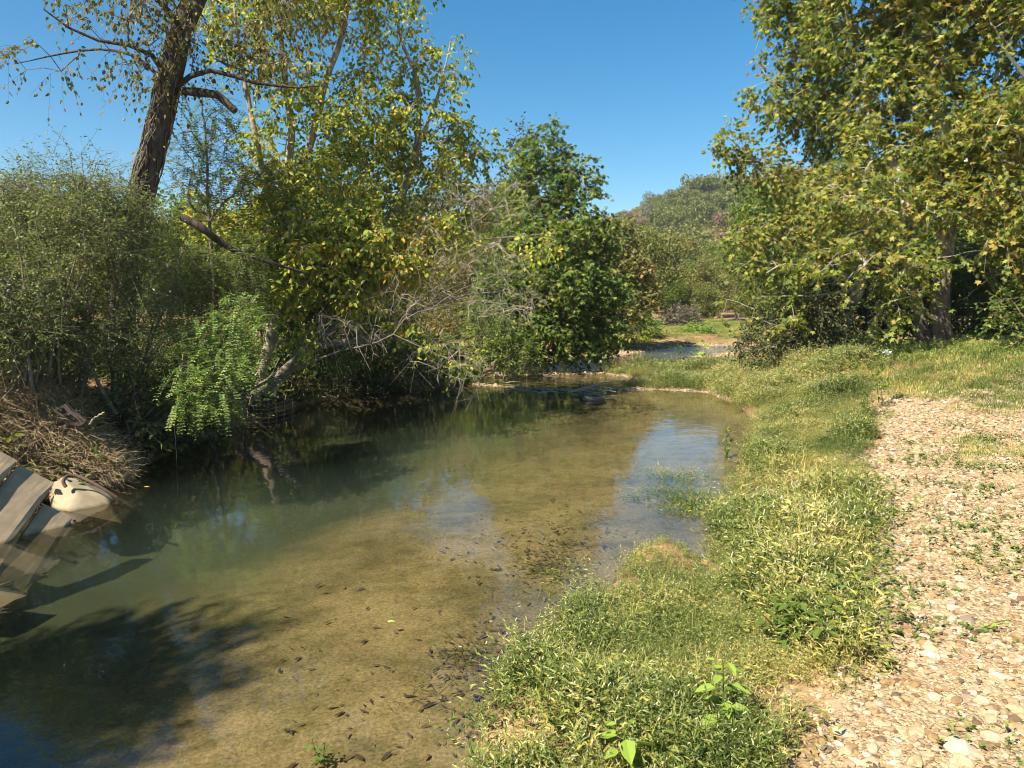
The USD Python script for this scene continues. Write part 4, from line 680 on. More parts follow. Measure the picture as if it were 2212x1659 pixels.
def blade_tuft(seed, n=44, h=.32, spread=.14, w=.0045, lean=.45):
    rng = np.random.default_rng(seed); b = np.c_[rng.normal(0, spread * .5, (n, 2)), np.zeros(n) - .02]; az = rng.uniform(0, 6.28, n); out = np.c_[np.cos(az), np.sin(az), 0 * az]; l = h * rng.uniform(.4, 1.15, n)[:, None]; bend = rng.uniform(.15, 1.0, n)[:, None] * lean * 1.6
    side = np.c_[-np.sin(az), np.cos(az), 0 * az] * w * rng.uniform(.7, 1.4, n)[:, None]; v = []
    for t, ww in ((0, 1), (.4, .95), (.75, .7)):
        c = b + out * l * bend * t ** 1.7 + np.array([0, 0, 1.]) * l * (t - .45 * bend * t ** 2.4); v += [c - side * ww, c + side * ww]
    v.append(b + out * l * bend + np.array([0, 0, 1.]) * l * (1 - .45 * bend)); v = np.stack(v, 1).reshape(-1, 3)
    f = np.array([(0, 1, 3), (0, 3, 2), (2, 3, 5), (2, 5, 4), (4, 5, 6)]); return v, (np.arange(n)[:, None, None] * 7 + f[None]).reshape(-1, 3)
rng = np.random.default_rng(300)
def in_view(x, y, z, m=80):
    d = y * cp - (z - CAM_H) * sp; px = CX + FD * x / np.maximum(d, .1); py = CY - FD * (y * sp + (z - CAM_H) * cp) / np.maximum(d, .1); return (d > .3) & (px > -m) & (px < 2212 + m) & (py < 1659 + 2 * m), px, py
def scatter(n, x0, x1, y0, y1, power=1.0):
    """more points near the camera than far away"""
    y = y0 + (y1 - y0) * rng.random(n) ** power; x = x0 + (x1 - x0) * rng.random(n); z = H(x, y); return x, y, z
# main bank: creeping smartweed and grass between the water and the gravel
x, y, z = scatter(90000, -2.2, 11, 1.6, 26, 1.75)
ok, px, py = in_view(x, y, z); s = sdist(x, y); wob2 = fbm2(x, y, 1.4, 21, 3) - .5; edge = shapely.distance(shapely.points(x, y), gravel_poly) ; ing = gravel_in(x, y); gd = np.where(ing, -shapely.distance(shapely.points(x, y), gravel_poly.boundary), edge)
dens = smst(-.10, .18, s + .3 * wob2) * smst(-.10, .35, gd + .75 * wob2); bare = smst(.54, .68, fbm2(x, y, 1.3, 33, 3)) * smst(8.5, 5.5, y); dens = dens * (1 - .85 * bare)
mud = (y > 17.5) & (s < 1.0) & (x < 3.2); dens = np.where(mud, dens * .05, dens); dens = np.where((px > 1880) & (y > 8), np.maximum(dens * .25, .28 * smst(.52, .64, fbm2(x, y, .55, 77, 3))), dens); dens = np.where(z > 1.0, dens * .5, dens)
lowden = .16 + .6 * smst(.30, .55, fbm2(x, y, .7, 41, 3)); keep = ok & (rng.random(len(x)) < dens * lowden * np.clip(1.25 - y * .02, .5, 1)) & (x < 9.5)
x, y, z = x[keep], y[keep], z[keep]; tall = .42 + .85 * smst(.35, .68, fbm2(x, y, .9, 51, 3)); tall *= np.where((y > 9) & (px[keep] > 1870), .5, 1.0) * (.7 + .3 * smst(.0, .8, sdist(x, y)))
protos_, ends = [], []
for k in range(4):
    m, e = weed_tuft(310 + k, 12, .38, .17, .06, 8, 'lance', .38); protos_.append((m, GM['grass']))
    if k < 3: protos_.append((seed_heads(320 + k, e, 10), GM['seed']))
for k in range(4): protos_.append((blade_tuft(330 + k, 26, .42, .2, .0024, .6), GM['grass']))
n = len(x); u = rng.random(n); idx = np.where(u < .76, np.array([0, 2, 4, 6])[rng.integers(0, 4, n)], 7 + rng.integers(0, 4, n)); yaw = rng.uniform(0, 6.28, n); sc = tall * rng.uniform(.7, 1.3, n) * (.85 + .012 * y)
hd = (idx < 6) & (rng.random(n) < .85)                                # seed heads ride on their own tufts
X_ = np.r_[x, x[hd]]; Y_ = np.r_[y, y[hd]]; Z_ = np.r_[z, z[hd]]; I_ = np.r_[idx, idx[hd] + 1]; A_ = np.r_[yaw, yaw[hd]]; S_ = np.r_[sc, sc[hd]]
gp = instancer('/World/grass', protos_, np.stack([X_, Y_, Z_], 1), A_, S_, I_); tag(gp, 'dense yellow-green creeping weeds and grass between water and gravel', 'grass', kind='stuff')
print('grass tufts', n)
# grass on the far shoals and banks
x, y, z = scatter(40000, -3, 26, 17, 62, 1.2); ok, px, py = in_view(x, y, z); s = sdist(x, y); keep = ok & (s > .25 + .5 * fbm2(x, y, 1.1, 61, 3)) & (rng.random(len(x)) < .25 + .75 * smst(.38, .55, fbm2(x, y, .6, 62, 3))) & ~((y < 27) & (s < .55)) & (px > 1270)
x, y, z = x[keep], y[keep], z[keep]; n = len(x)
fg = instancer('/World/bank_grass', [(blade_tuft(340 + k, 44, .19, .5, .005, .9), GM['far']) for k in range(3)] + [(weed_tuft(345, 18, .3, .4, .08, 8)[0], GM['far'])], np.stack([x, y, z], 1), rng.uniform(0, 6.28, n), rng.uniform(.5, 1.15, n) * (.22 + .7 * smst(2, 9, shapely.distance(shapely.points(x, y), near_line))), rng.integers(0, 4, n)); tag(fg, 'light green grass on the far shoal and banks', 'grass', kind='stuff')
# grass up the slope at the right edge
x, y, z = scatter(16000, 4, 16, 9, 22, 1.0); ok, px, py = in_view(x, y, z); keep = ok & (px > 1880) & (rng.random(len(x)) < smst(.44, .60, fbm2(x, y, .6, 72, 3) + .26 * smst(850, 800, py) - .20 * smst(850, 930, py)))
x, y, z = x[keep], y[keep], z[keep]; n = len(x); gs = instancer('/World/slope_grass', [(blade_tuft(350 + k, 36, .11, .26, .004, .7), GM['grass']) for k in range(3)], np.stack([x, y, z], 1), rng.uniform(0, 6.28, n), rng.uniform(.6, 1.2, n), rng.integers(0, 3, n)); tag(gs, 'short grass on the gravel slope below the right-hand trees', 'grass', kind='stuff')
# sparse weeds standing in the shallow water
cen = np.array([[*G(1465, 1075)], [*G(1500, 1095)], [*G(1430, 1020)], [*G(1540, 1110)], [*G(1395, 1065)], [*G(1490, 1035)], [*G(1330, 1235)], [*G(1260, 1310)], [*G(1560, 1060)]]); a = cen[rng.choice(9, 190, p=[.24, .2, .08, .12, .05, .09, .09, .06, .07])] + rng.normal(0, .3, (190, 2)) * [.8, 1.1]
pw = instancer('/World/water_weeds', [(weed_tuft(360 + k, 6, .3, .14, .05, 6)[0], GM['grass']) for k in range(3)], np.c_[a, H(a[:, 0], a[:, 1])], rng.uniform(0, 6.28, 190), rng.uniform(.5, 1.05, 190), rng.integers(0, 3, 190)); tag(pw, 'sparse weeds standing in the shallow water off the grassy point', 'weeds', kind='stuff')
# ground cover under the left bushes
x = rng.uniform(-16, -1, 9000); y = rng.uniform(6, 27, 9000); z = H(x, y); ok, px, py = in_view(x, y, z); s = sdist(x, y); keep = ok & (s > .04) & (s < 4.5) & (px < 1100) & ~((px < 280) & (py > 800) & (rng.random(9000) < .80)) & (rng.random(9000) < .8); x, y, z = x[keep], y[keep], z[keep]; n = len(x)
lu = instancer('/World/undergrowth', [(weed_tuft(370 + k, 14, .42, .3, .075, 8, 'ovate', .8)[0], LM[l]) for k, l in enumerate(('privet', 'box', 'mimosa'))] + [(blade_tuft(374, 40, .5, .3, .005, .9), GM['dry'])], np.stack([x, y, z], 1), rng.uniform(0, 6.28, n), rng.uniform(.7, 1.4, n), rng.choice(4, n, p=[.3, .3, .25, .15])); tag(lu, 'tangled undergrowth on the shaded left bank', 'undergrowth', kind='stuff')
# dry stems tumbling down the left bank
m = 13000; px = rng.uniform(-40, 265, m); py = 800 + 235 * rng.random(m) + .12 * px; q0 = []
for a_, b_ in zip(px, py):
    Yq = 10.9 - 2.2 * (b_ - 800) / 250; p = P(a_, b_, Yq); p[2] = H(p[0], p[1]) + rng.uniform(0, .30); q0.append(p)
q0 = np.array(q0); d = nrm(rng.normal(0, .7, (m, 3)) + [.55, -.35, .25]); l = rng.uniform(.12, .42, m)[:, None]; q1 = q0 + d * l * .5; q2 = q1 + nrm(d + rng.normal(0, .35, (m, 3)) + [.25, -.15, -.55]) * l * .5
keep = sdist(q0[:, 0], q0[:, 1]) > -.05; q0, q1, q2 = q0[keep], q1[keep], q2[keep]
dw = thing('dry_weeds', 'mass of dry brown weeds and stems hanging down the left bank above the concrete', 'dry weeds', q0[0], kind='stuff'); obj('stems', join([thin_tubes(q0, q1, .0034, .003), thin_tubes(q1, q2, .003, .0014)]), GM['dry'], dw, kind='stuff')
k = rng.integers(0, len(q0), 2200); obj('leaves', leaves('ovate', q1[k] + rng.normal(0, .05, (2200, 3)), nrm(rng.normal(size=(2200, 3)) + [0, 0, -.3]), nrm(rng.normal(0, .5, (2200, 3)) + [0, 0, 1]), rng.uniform(.02, .055, 2200)), LM['vine'], dw, kind='stuff')

# ------------------------------------------------------------------ stones
def stone_mesh(seed, sub=1, flat=.6):
    rng = np.random.default_rng(seed); m = trimesh.creation.icosphere(sub, 1.0); v = m.vertices * (1 + .55 * (meshkit.noise(m.vertices * 1.3 + 7.3 * seed, seed)[:, None] - .5)); v = v + rng.normal(0, .05, v.shape)
    for _ in range(4):                                                # chipped faces
        nn = nrm(rng.normal(size=3)); h = rng.uniform(.55, .85); dd = v @ nn - h; v = v - np.maximum(dd, 0)[:, None] * nn
    return v * [1, rng.uniform(.6, .95), flat * rng.uniform(.7, 1.1)], m.faces
def stone_mat(name, ramp): return M(name, {'oi': ('object_info', {}), 'g': ('geometry', {}), 'n': pos_noise(26.0, 5.0), 'r': ('rgb_ramp', {'ramp': ramp}), 'nr': ('rgb_ramp', {'ramp': [(.25, (.68, .64, .6)), (.7, (1.1, 1.1, 1.1))]}), 'm': ('mix', {'mix_type': 'multiply', 'fac': 1.0}), 'b': ('bump', {'strength': .35, 'distance': .008}), 'p': ('principled_bsdf', {'roughness': .8, 'specular_ior_level': .25})},
    [('g.position', 'n.vector'), ('oi.random', 'r.fac'), ('n.fac', 'nr.fac'), ('r.color', 'm.color1'), ('nr.color', 'm.color2'), ('m.color', 'p.base_color'), ('n.fac', 'b.height'), ('b.normal', 'p.normal')], 'p.BSDF')
stone_m = stone_mat('stone', [(0, (0.095, 0.060, 0.034)), (0.08, (0.149, 0.097, 0.054)), (0.2, (0.258, 0.167, 0.071)), (0.35, (0.285, 0.203, 0.112)), (0.6, (0.339, 0.256, 0.153)), (0.82, (0.365, 0.290, 0.186)), (0.95, (0.433, 0.380, 0.291)), (1, (0.095, 0.073, 0.057))])
SV = [stone_mesh(400 + k, 1, .55) for k in range(9)]; SV2 = [stone_mesh(420 + k, 2, .6) for k in range(6)]
placed, cnt = [], 0
big = [(2085, 1628, .075), (2165, 1468, .06), (1985, 1590, .05), (2010, 1420, .045), (1955, 1335, .04), (2055, 1342, .05), (2130, 1385, .05), (2190, 1290, .06), (1880, 1660, .055), (1975, 1655, .05), (1920, 1480, .045), (1830, 1445, .05), (2060, 1600, .04), (2150, 1580, .045), (2200, 1540, .06), (2080, 1270, .045)]
pool_pts = [(*R(a_, b_)[:2], r) for a_, b_, r in big]
while len(pool_pts) < 300:
    xx, yy = rng.uniform(.8, 5.5), 2.5 + 5.5 * rng.random() ** 1.6
    zz = H(xx, yy); o, p_, _ = in_view(np.array([xx]), np.array([yy]), np.array([zz]), 20)
    if o[0] and gravel_in(xx, yy): pool_pts.append((xx, yy, rng.uniform(.018, .042) * (1 if rng.random() < .85 else 1.35)))
for i, (xx, yy, r) in enumerate(pool_pts):
    v, f = (SV2 if r > .042 else SV)[i % (6 if r > .042 else 9)]; a = rng.uniform(0, 6.28); c_, s_ = math.cos(a), math.sin(a); v = v * r; v = np.c_[v[:, 0] * c_ - v[:, 1] * s_, v[:, 0] * s_ + v[:, 1] * c_, v[:, 2]] + [xx, yy, H(xx, yy) + r * .12]
    obj('stone', (v, f), stone_m, GRAVEL)
x, y, z = scatter(420000, .5, 12, 1.8, 16, 1.9); ok, px, py = in_view(x, y, z, 40); gi = gravel_in(x, y) | ((shapely.distance(shapely.points(x, y), gravel_poly) < .5) & (rng.random(len(x)) < .25)); keep = ok & gi; x, y, z = x[keep][:36000], y[keep][:36000], z[keep][:36000]; n = len(x)
rs = np.clip(rng.lognormal(math.log(.0090), .55, n), .004, .03) * (.9 + .05 * y)
sm = instancer(str(GRAVEL.GetPath()) + '/small_stones', [(m, stone_m) for m in SV], np.stack([x, y, z + rs * .1], 1), rng.uniform(0, 6.28, n), rs, rng.integers(0, 9, n)); tag(sm, kind='stuff')
print('stones', n)
gx_, gy_, gz_ = scatter(9000, .5, 10, 2.0, 13, 1.6); gk = gravel_in(gx_, gy_) & (rng.random(9000) < .16); gq = np.stack([gx_, gy_, gz_ + .012], 1)[gk]; ga = rng.uniform(0, 6.28, len(gq))
TONED.add('/World/Looks/dry_leaf'); dl_m = M('dry_leaf', {'g': ('attribute', {'attribute': 'tone'}), 'r': ('rgb_ramp', {'ramp': [(0, (.07, .04, .02)), (.5, (.16, .09, .04)), (1, (.28, .18, .08))]}), 'p': ('principled_bsdf', {'roughness': .8})}, [('g.fac', 'r.fac'), ('r.color', 'p.base_color')], 'p.BSDF')
obj('dead_leaves', leaves('litter', gq, np.c_[np.cos(ga), np.sin(ga), rng.normal(.1, .2, len(gq))], nrm(rng.normal(0, .35, (len(gq), 3)) + [0, 0, 1]), np.clip(rng.lognormal(math.log(.022), .4, len(gq)), .008, .06)), dl_m, label='small brown dead leaves scattered over the gravel', cat='leaves', kind='stuff')
# stones on the far shoals and a few under water
x, y, z = scatter(30000, -2, 16, 18.5, 44, 1.1); s = sdist(x, y); keep = (s > -.4) & (s < 1.1) & (z > -.06) & (rng.random(len(x)) < np.where(y < 24, .22, .6)); x, y, z = x[keep], y[keep], z[keep]; n = len(x); rs = rng.uniform(.025, .07, n)
ss = instancer('/World/shoal_stones', [(m, stone_m) for m in SV[:4]], np.stack([x, y, z], 1), rng.uniform(0, 6.28, n), rs, rng.integers(0, 4, n)); tag(ss, 'pale pebbles along the far shoals', 'pebbles', kind='stuff')

# low weed clumps on the gravel
wc = None
clumps = [(2085, 920), (2100, 1055), (1960, 1215), (1945, 1130), (2150, 945), (2010, 1045), (2170, 1130), (2190, 1240), (1900, 1170), (1905, 1390), (1930, 1040), (1990, 1110), (2060, 1000), (2130, 1190), (1995, 1280), (2040, 1370), (2190, 1600), (1880, 1290), (2155, 1060), (1920, 1250), (2080, 1150), (2200, 1010), (2165, 1215), (2000, 960), (1965, 1000), (2130, 1010), (2195, 1170)]
for i, (a_, b_) in enumerate(clumps):
    p = R(a_, b_); s = rng.uniform(.75, 1.25) * (.75 + .05 * p[1]); lab = 'low dark green weed clump growing through the pale gravel'
    if wc is None:
        wc = thing('weed_clump', lab, 'weed', p, 'low weed clumps dotted over the gravel'); m, _ = weed_tuft(380, 22, .15, .34, .034, 7, 'ovate', 1.1); obj('stems', m, GM['creep'], wc, rel=False, kind='stuff'); m2, _ = weed_tuft(381, 16, .12, .42, .034, 7, 'lance', 1.2); obj('leaves', m2, GM['creep'], wc, rel=False, kind='stuff')
    else: dup(wc, 'weed_clump', p, rng.uniform(0, 360), (s, s, s), lab, 'weed', 'low weed clumps dotted over the gravel')

# ------------------------------------------------------------------ broad-leaved plants that stand out
def broad_plant(name, label, base, seed, h, nl, size, mat, stems=1, spread=.1, kind='ovate', cat='plant', width=.55):
    rng = np.random.default_rng(seed); t = thing(name, label, cat, base); base = np.array(base, float); st, k = [], 0
    for i in range(stems):
        o = base + np.r_[rng.normal(0, spread, 2) * (stems > 1), -.03]; e = base + np.r_[rng.normal(0, spread * 1.6, 2) if stems > 1 else rng.normal(0, .03, 2), h * rng.uniform(.75, 1.05)]; q = spline([o, (o + e) / 2 + np.r_[rng.normal(0, .02, 2), 0], e], 8); obj('stem', tube(q, np.linspace(.006, .003, 8), 5), BK['grey'] if name == 'sapling' else LM['weed'], t)
        tt = np.linspace(.2, 1, nl); az = np.arange(nl) * 2.4 + rng.uniform(0, 6.28); pos = np.stack([np.interp(tt, np.linspace(0, 1, 8), q[:, j]) for j in range(3)], 1); ld = nrm(np.c_[np.cos(az), np.sin(az), rng.uniform(-.15, .35, nl)]); pet = size * .35
        st.append(thin_tubes(pos, pos + ld * pet, .0022, .0015)); s = size * rng.uniform(.6, 1.15, nl) * np.where(tt > .93, .6, 1)
        T, F_ = LEAF[kind]; fine = T * [1, width / .6, 1]
        for j in range(nl):                                            # every broad leaf is a piece of its own
            LEAF['tmp'] = (fine, F_); v, f = leaves('tmp', (pos[j] + ld[j] * pet)[None], nrm(ld[j] + [0, 0, -.35])[None], nrm(rng.normal(0, .22, 3) + [0, 0, 1])[None], s[j:j + 1]); obj('leaf', (v, f), LM[mat], t)
    obj('leaf_stalks', join(st), LM['weed'], t, kind='stuff'); return t
broad_plant('broadleaf_plant', 'upright heart-leaved plant with a yellowing lower leaf in the near weeds', R(1558, 1590), 501, .42, 14, .125, 'lime')
broad_plant('broadleaf_plant', 'heart-leaved plant cut by the bottom edge of the picture', R(1352, 1668), 502, .30, 13, .13, 'lime')
broad_plant('leafy_bush', 'dark broad-leaved clump with dusty pinkish upper leaves between weeds and gravel', R(1745, 1400), 503, .34, 14, .085, 'maple', 17, .085, cat='bush')
broad_plant('seedling', 'small bright green seedling alone on the gravel near the right edge', R(2150, 1372), 504, .09, 9, .05, 'lime', 3, .07, 'lance', width=1.3)
broad_plant('sapling', 'young sycamore sapling with big yellow-green leaves on the far shoal', R(1520, 790), 505, .95, 14, .30, 'lime', kind='lobed', cat='sapling')
broad_plant('seedling', 'little leafy plant rising from the shallow water at the bottom of the pool', (*G(690, 1625), -.03), 506, .12, 10, .05, 'weed', 2, .04, 'leaflet', width=1.0)
for i, (a_, b_, h, lab) in enumerate([(1870, 905, 1.0, 'tall thin weed with curling tops left of the white flower'), (1560, 990, .5, 'dark seeded weed stalk rising from the yellow grass at the water'), (1905, 880, 1.0, 'tall weed topped by a white flower before the dark shade'), (1470, 800, .8, 'leafy green weed right of the dark shingle'), (1395, 810, .6, 'round dark green weed at the end of the dark shingle')]):
    p = R(a_, b_); t = thing('tall_weed', lab, 'weed', p); rr = np.random.default_rng(520 + i); st, lv = [], []
    for j in range(5 if i != 1 else 2):
        e = p + np.r_[rr.normal(0, .16, 2), h * rr.uniform(.7, 1.1)]; q = spline([p + np.r_[rr.normal(0, .05, 2), -.05], (p + e) / 2 + rr.normal(0, .04, 3), e, e + [.08 * rr.choice([-1, 1]), 0, -.05]], 9); st.append(tube(q, np.linspace(.006, .002, 9), 4)); k = rr.integers(2, 9, 26); lv.append(leaves('lance', q[k], nrm(rr.normal(size=(26, 3)) + [0, 0, .2]), nrm(rr.normal(0, .3, (26, 3)) + [0, 0, 1]), .13 * rr.uniform(.6, 1.2, 26)))
    for st_ in st: obj('stem', st_, LM['weed'], t)
    obj('leaves', join(lv), LM['maple' if i in (0, 3, 4) else 'weed'], t, kind='stuff')
    if i == 2: obj('flower', join([leaves('ovate', np.repeat((p + [.02, 0, h * 1.02])[None], 16, 0), nrm(rr.normal(size=(16, 3)) * [1, 1, .5] + [0, 0, .3]), nrm(rr.normal(0, .3, (16, 3)) + [0, 0, 1]), .10 * np.ones(16))]), flat_mat('white_petal', (.75, .75, .72), (.8, .8, .78), 4, .6, 0), t)

# ------------------------------------------------------------------ on and under the water
TONED.add('/World/Looks/sunken_leaf')
litter_m = M('sunken_leaf', {'g': ('attribute', {'attribute': 'tone'}), 'r': ('rgb_ramp', {'ramp': [(0, (.035, .022, .011)), (.6, (.075, .048, .022)), (.9, (.14, .085, .035)), (1, (.2, .15, .05))]}), 'p': ('principled_bsdf', {'roughness': .7})}, [('g.fac', 'r.fac'), ('r.color', 'p.base_color')], 'p.BSDF')
pts2 = []
while len(pts2) < 1700:
    u_ = rng.random(); a_, b_ = (rng.normal(1180, 100), rng.normal(1150, 60)) if u_ < .30 else (rng.normal(1195, 50), rng.normal(1228, 28)) if u_ < .50 else (rng.normal(1050, 70), rng.normal(1440, 40)) if u_ < .62 else ((rng.uniform(600, 1330), rng.uniform(1000, 1659)) if rng.random() < .65 else (rng.normal(1080, 70), rng.normal(1470, 80)))
    q = G(a_, b_, -.1); s = float(sdist(np.array([q[0]]), np.array([q[1]]))[0])
    if -2.6 < s < .1 and .3 < q[1] < 22: pts2.append(q)
q = np.array(pts2); z = H(q[:, 0], q[:, 1]) + .012; n = len(q); az = rng.uniform(0, 6.28, n); sl = thing('sunken_leaves', 'dark dead leaves lying on the sandy bed under the water', 'leaves', (q[0, 0], q[0, 1], z[0]), kind='stuff')
obj('leaves', leaves('litter', np.c_[q, z], np.c_[np.cos(az), np.sin(az), rng.normal(0, .12, n)], nrm(rng.normal(0, .25, (n, 3)) + [0, 0, 1]), np.clip(rng.lognormal(math.log(.034), .55, n), .01, .10)), litter_m, sl, kind='stuff')
aw = []
for a_, b_, k in [(1010, 1420, 150), (1080, 1440, 70), (1190, 1225, 110), (1230, 1180, 60), (1160, 1240, 50), (930, 1520, 30)]:
    c = G(a_, b_, -.08); o = c + rng.normal(0, .10, (k, 2)); b = np.c_[o, H(o[:, 0], o[:, 1])]; aw.append(thin_tubes(b, b + nrm(np.c_[rng.normal(0, 1, (k, 2)), rng.uniform(.05, .35, k)]) * rng.uniform(.05, .16, (k, 1)), .002, .001))
obj('sunken_weed', join(aw), flat_mat('dark_algae', (.02, .022, .008), (.07, .065, .02), 12, .9, 0), label='dark stringy water weed on the bed near the right shore', cat='water weed', kind='stuff')
for i, (a_, b_, lab, col) in enumerate([(311, 1052, 'bright yellow leaf floating near the left bank', (.55, .42, .04)), (1488, 1019, 'small orange leaf floating before the standing weeds', (.5, .22, .05)), (836, 1344, 'pale green leaf floating on the middle of the pool', (.25, .32, .08))]):
    g = G(a_, b_, .004); rr = np.random.default_rng(540 + i); obj('floating_leaf', leaves('ovate', np.array([[g[0], g[1], .006]]), np.array([[1., .3, 0]]), np.array([[0, 0, 1.]]), np.array([.07])), flat_mat(f'floating_leaf_{i+1}', tuple(np.array(col) * .8), col, 20, .5, 0), label=lab, cat='leaf')

# sunken tyre
tm = trimesh.creation.torus(.25, .085, 32, 12); tv = tm.vertices.copy(); tv[:, 2] *= 1.15; tread = np.abs(np.hypot(tv[:, 0], tv[:, 1])) > .31; tv[tread] *= 1 + .02 * np.sign(np.sin(np.arctan2(tv[tread, 1], tv[tread, 0]) * 26))[:, None] * [1, 1, 0]
c0 = G(1278, 862, .0); a = math.radians(12); tv = np.c_[tv[:, 0] * math.cos(a) + tv[:, 2] * math.sin(a), tv[:, 1], -tv[:, 0] * math.sin(a) + tv[:, 2] * math.cos(a)] + [c0[0], c0[1], .005]
rub = flat_mat('wet_rubber', (.012, .012, .013), (.03, .03, .032), 30, .45, .2, .004); ty = thing('tyre', 'black tyre lying half sunk beyond the middle of the pool', 'tyre', (c0[0], c0[1], 0)); obj('tread', (tv, tm.faces), rub, ty, smooth=40)
bd = trimesh.creation.torus(.175, .022, 28, 8).vertices.copy(); fb = trimesh.creation.torus(.175, .022, 28, 8).faces; obj('bead', (np.c_[bd[:, 0] * math.cos(a) + (bd[:, 2] + .055) * math.sin(a), bd[:, 1], -bd[:, 0] * math.sin(a) + (bd[:, 2] + .055) * math.cos(a)] + [c0[0], c0[1], .005], fb), rub, ty, smooth=40)

# driftwood on the little dam of gravel
def stick(name, label, lines, mat='dead', cat='driftwood', seed=0):
    rr = np.random.default_rng(seed); t = thing(name, label, cat, np.asarray(lines[0][0][0])); first = True
    for pts_, r0, r1 in lines:
        q = spline(pts_, max(6, len(pts_) * 4)); q[1:-1] += rr.normal(0, r0 * .3, (len(q) - 2, 3)); obj('branch' if not first else 'stem', tube(q, np.linspace(r0, r1, len(q)), 6, rr, .12), BK[mat], t, smooth=50); first = False
def W(a_, b_, z=.03):
    g = G(a_, b_, z); return np.array([g[0], g[1], z])
stick('driftwood', 'bleached forked branch stranded on the gravel dam beside the tyre', [([W(1232, 846), W(1265, 838, .10), W(1300, 828, .16), W(1330, 822, .18)], .03, .012), ([W(1262, 839, .1), W(1255, 828, .22), W(1248, 820, .3)], .012, .005), ([W(1270, 838, .1), W(1300, 842, .08), W(1330, 846, .05)], .014, .006), ([W(1245, 842, .06), W(1290, 848, .03), W(1310, 850, .02)], .012, .006), ([W(1300, 829, .15), W(1312, 812, .3), W(1315, 795, .5)], .007, .003), ([W(1285, 833, .12), W(1305, 836, .16), W(1325, 840, .1)], .01, .004)], seed=551)
stick('driftwood', 'line of small bleached sticks on the gravel dam left of the forked branch', [([W(1090, 838), W(1140, 844), W(1175, 848)], .018, .01), ([W(1160, 850), W(1190, 846, .06), W(1218, 849)], .016, .008), ([W(1168, 851), W(1172, 843, .1), W(1180, 838, .18)], .009, .004), ([W(1120, 842), W(1135, 845, .05), W(1150, 850)], .012, .006)], seed=552)
stick('driftwood', 'thin dry twigs poking from the riffle in the shade of the dark tree', [([W(1090, 826), W(1075, 818, .15), W(1068, 806, .4)], .012, .005), ([W(1092, 826), W(1088, 816, .2), W(1090, 808, .3)], .01, .004), ([W(1092, 826), W(1110, 825, .05), W(1125, 824, .03)], .012, .005)], seed=553)

# ------------------------------------------------------------------ broken concrete and scrap on the left bank
def conc_mat(name, a, b): return M(name, {'g': ('geometry', {}), 'n': pos_noise(5.0, 7.0, .65), 'n2': pos_noise(60.0, 3.0), 'v': ('voronoi_texture', {'scale': 38.0}), 'r': ('rgb_ramp', {'ramp': [(.3, a), (.7, b)]}), 'vr': ('rgb_ramp', {'ramp': [(.02, (.5, .47, .42)), (.14, (1, 1, 1))]}), 'm': ('mix', {'mix_type': 'multiply', 'fac': .8}), 'b': ('bump', {'strength': .25, 'distance': .006}), 'p': ('principled_bsdf', {'roughness': .9, 'specular_ior_level': .15}),
    'x': ('separate_xyz', {}), 'w': ('math', {'math_type': 'multiply_add', 'value2': .06}), 'wr': ('map_range', {'from_min': .065, 'from_max': .02, 'clamp': True}), 'wm': ('mix', {'color2': (.12, .095, .04)})},
    [('g.position', 'n.vector'), ('g.position', 'n2.vector'), ('g.position', 'v.vector'), ('n.fac', 'r.fac'), ('v.distance', 'vr.fac'), ('r.color', 'm.color1'), ('vr.color', 'm.color2'), ('m.color', 'wm.color1'), ('g.position', 'x.vector'), ('n.fac', 'w.value1'), ('x.z', 'w.value3'), ('w.value', 'wr.value'), ('wr.result', 'wm.fac'), ('wm.color', 'p.base_color'), ('n2.fac', 'b.height'), ('b.normal', 'p.normal')], 'p.BSDF')
conc = conc_mat('weathered_concrete', (0.203, 0.156, 0.099), (0.351, 0.275, 0.182)); conc2 = conc_mat('clean_concrete', (0.230, 0.184, 0.119), (0.321, 0.260, 0.176))
def slab(name, label, p0, axis_, wdir, L, Wd, T, mat, seed, chamfer=.03):
    """p0 = upper right corner of the broad face; axis_ runs down its long side, wdir across to the left"""
    ax_ = nrm(np.array(axis_, float)); w = np.array(wdir, float); w = nrm(w - ax_ * (w @ ax_)); nn = np.cross(ax_, w)
    if nn @ np.array([.5, -1, .6]) < 0: nn = -nn
    rr = np.random.default_rng(seed); m = trimesh.creation.box([L, Wd, T]).subdivide().subdivide().subdivide(); v = m.vertices.copy(); h = np.array([L, Wd, T]) / 2; e = np.maximum(np.abs(v) - (h - chamfer), 0); big_ = (e > 1e-6).sum(1) >= 2; v[big_] -= np.sign(v[big_]) * e[big_] * .35
    v += (meshkit.fbm(v * 9 + seed, 3, seed)[:, None] - .5) * .022
    wv = p0 + np.outer(v[:, 0] + L / 2, ax_) + np.outer(v[:, 1] + Wd / 2, w) + np.outer(v[:, 2] - T / 2, nn); t = thing('concrete_slab', label, 'concrete slab', wv.mean(0)); obj('slab', (wv, m.faces), mat, t); return t
aB = nrm(P(0, 1165, 7.45) - P(100, 1033, 8.15)); toC = nrm(np.array([0, 0, CAM_H]) - P(60, 1080, 8.0)); nB = nrm(toC - aB * (aB @ toC)); wB = np.cross(aB, nB); wB = wB if wB[0] < 0 else -wB
pB = P(121, 1042, 8.15)
slab('a', 'long tilted concrete slab, middle one of the broken stack at the left edge', pB, aB, wB, 2.0, .42, .17, conc, 601)
slab('b', 'upper concrete slab of the broken stack with a sunlit bevelled end', pB + wB * .44 + nB * .065, aB, wB, 1.9, .36, .17, conc, 602)
slab('c', 'lower concrete slab of the broken stack, mostly in shadow, dipping into the water', pB - wB * .37 - nB * .075 + aB * .22, aB + np.array([.05, 0, 0]), wB, 1.0, .35, .17, conc, 603)
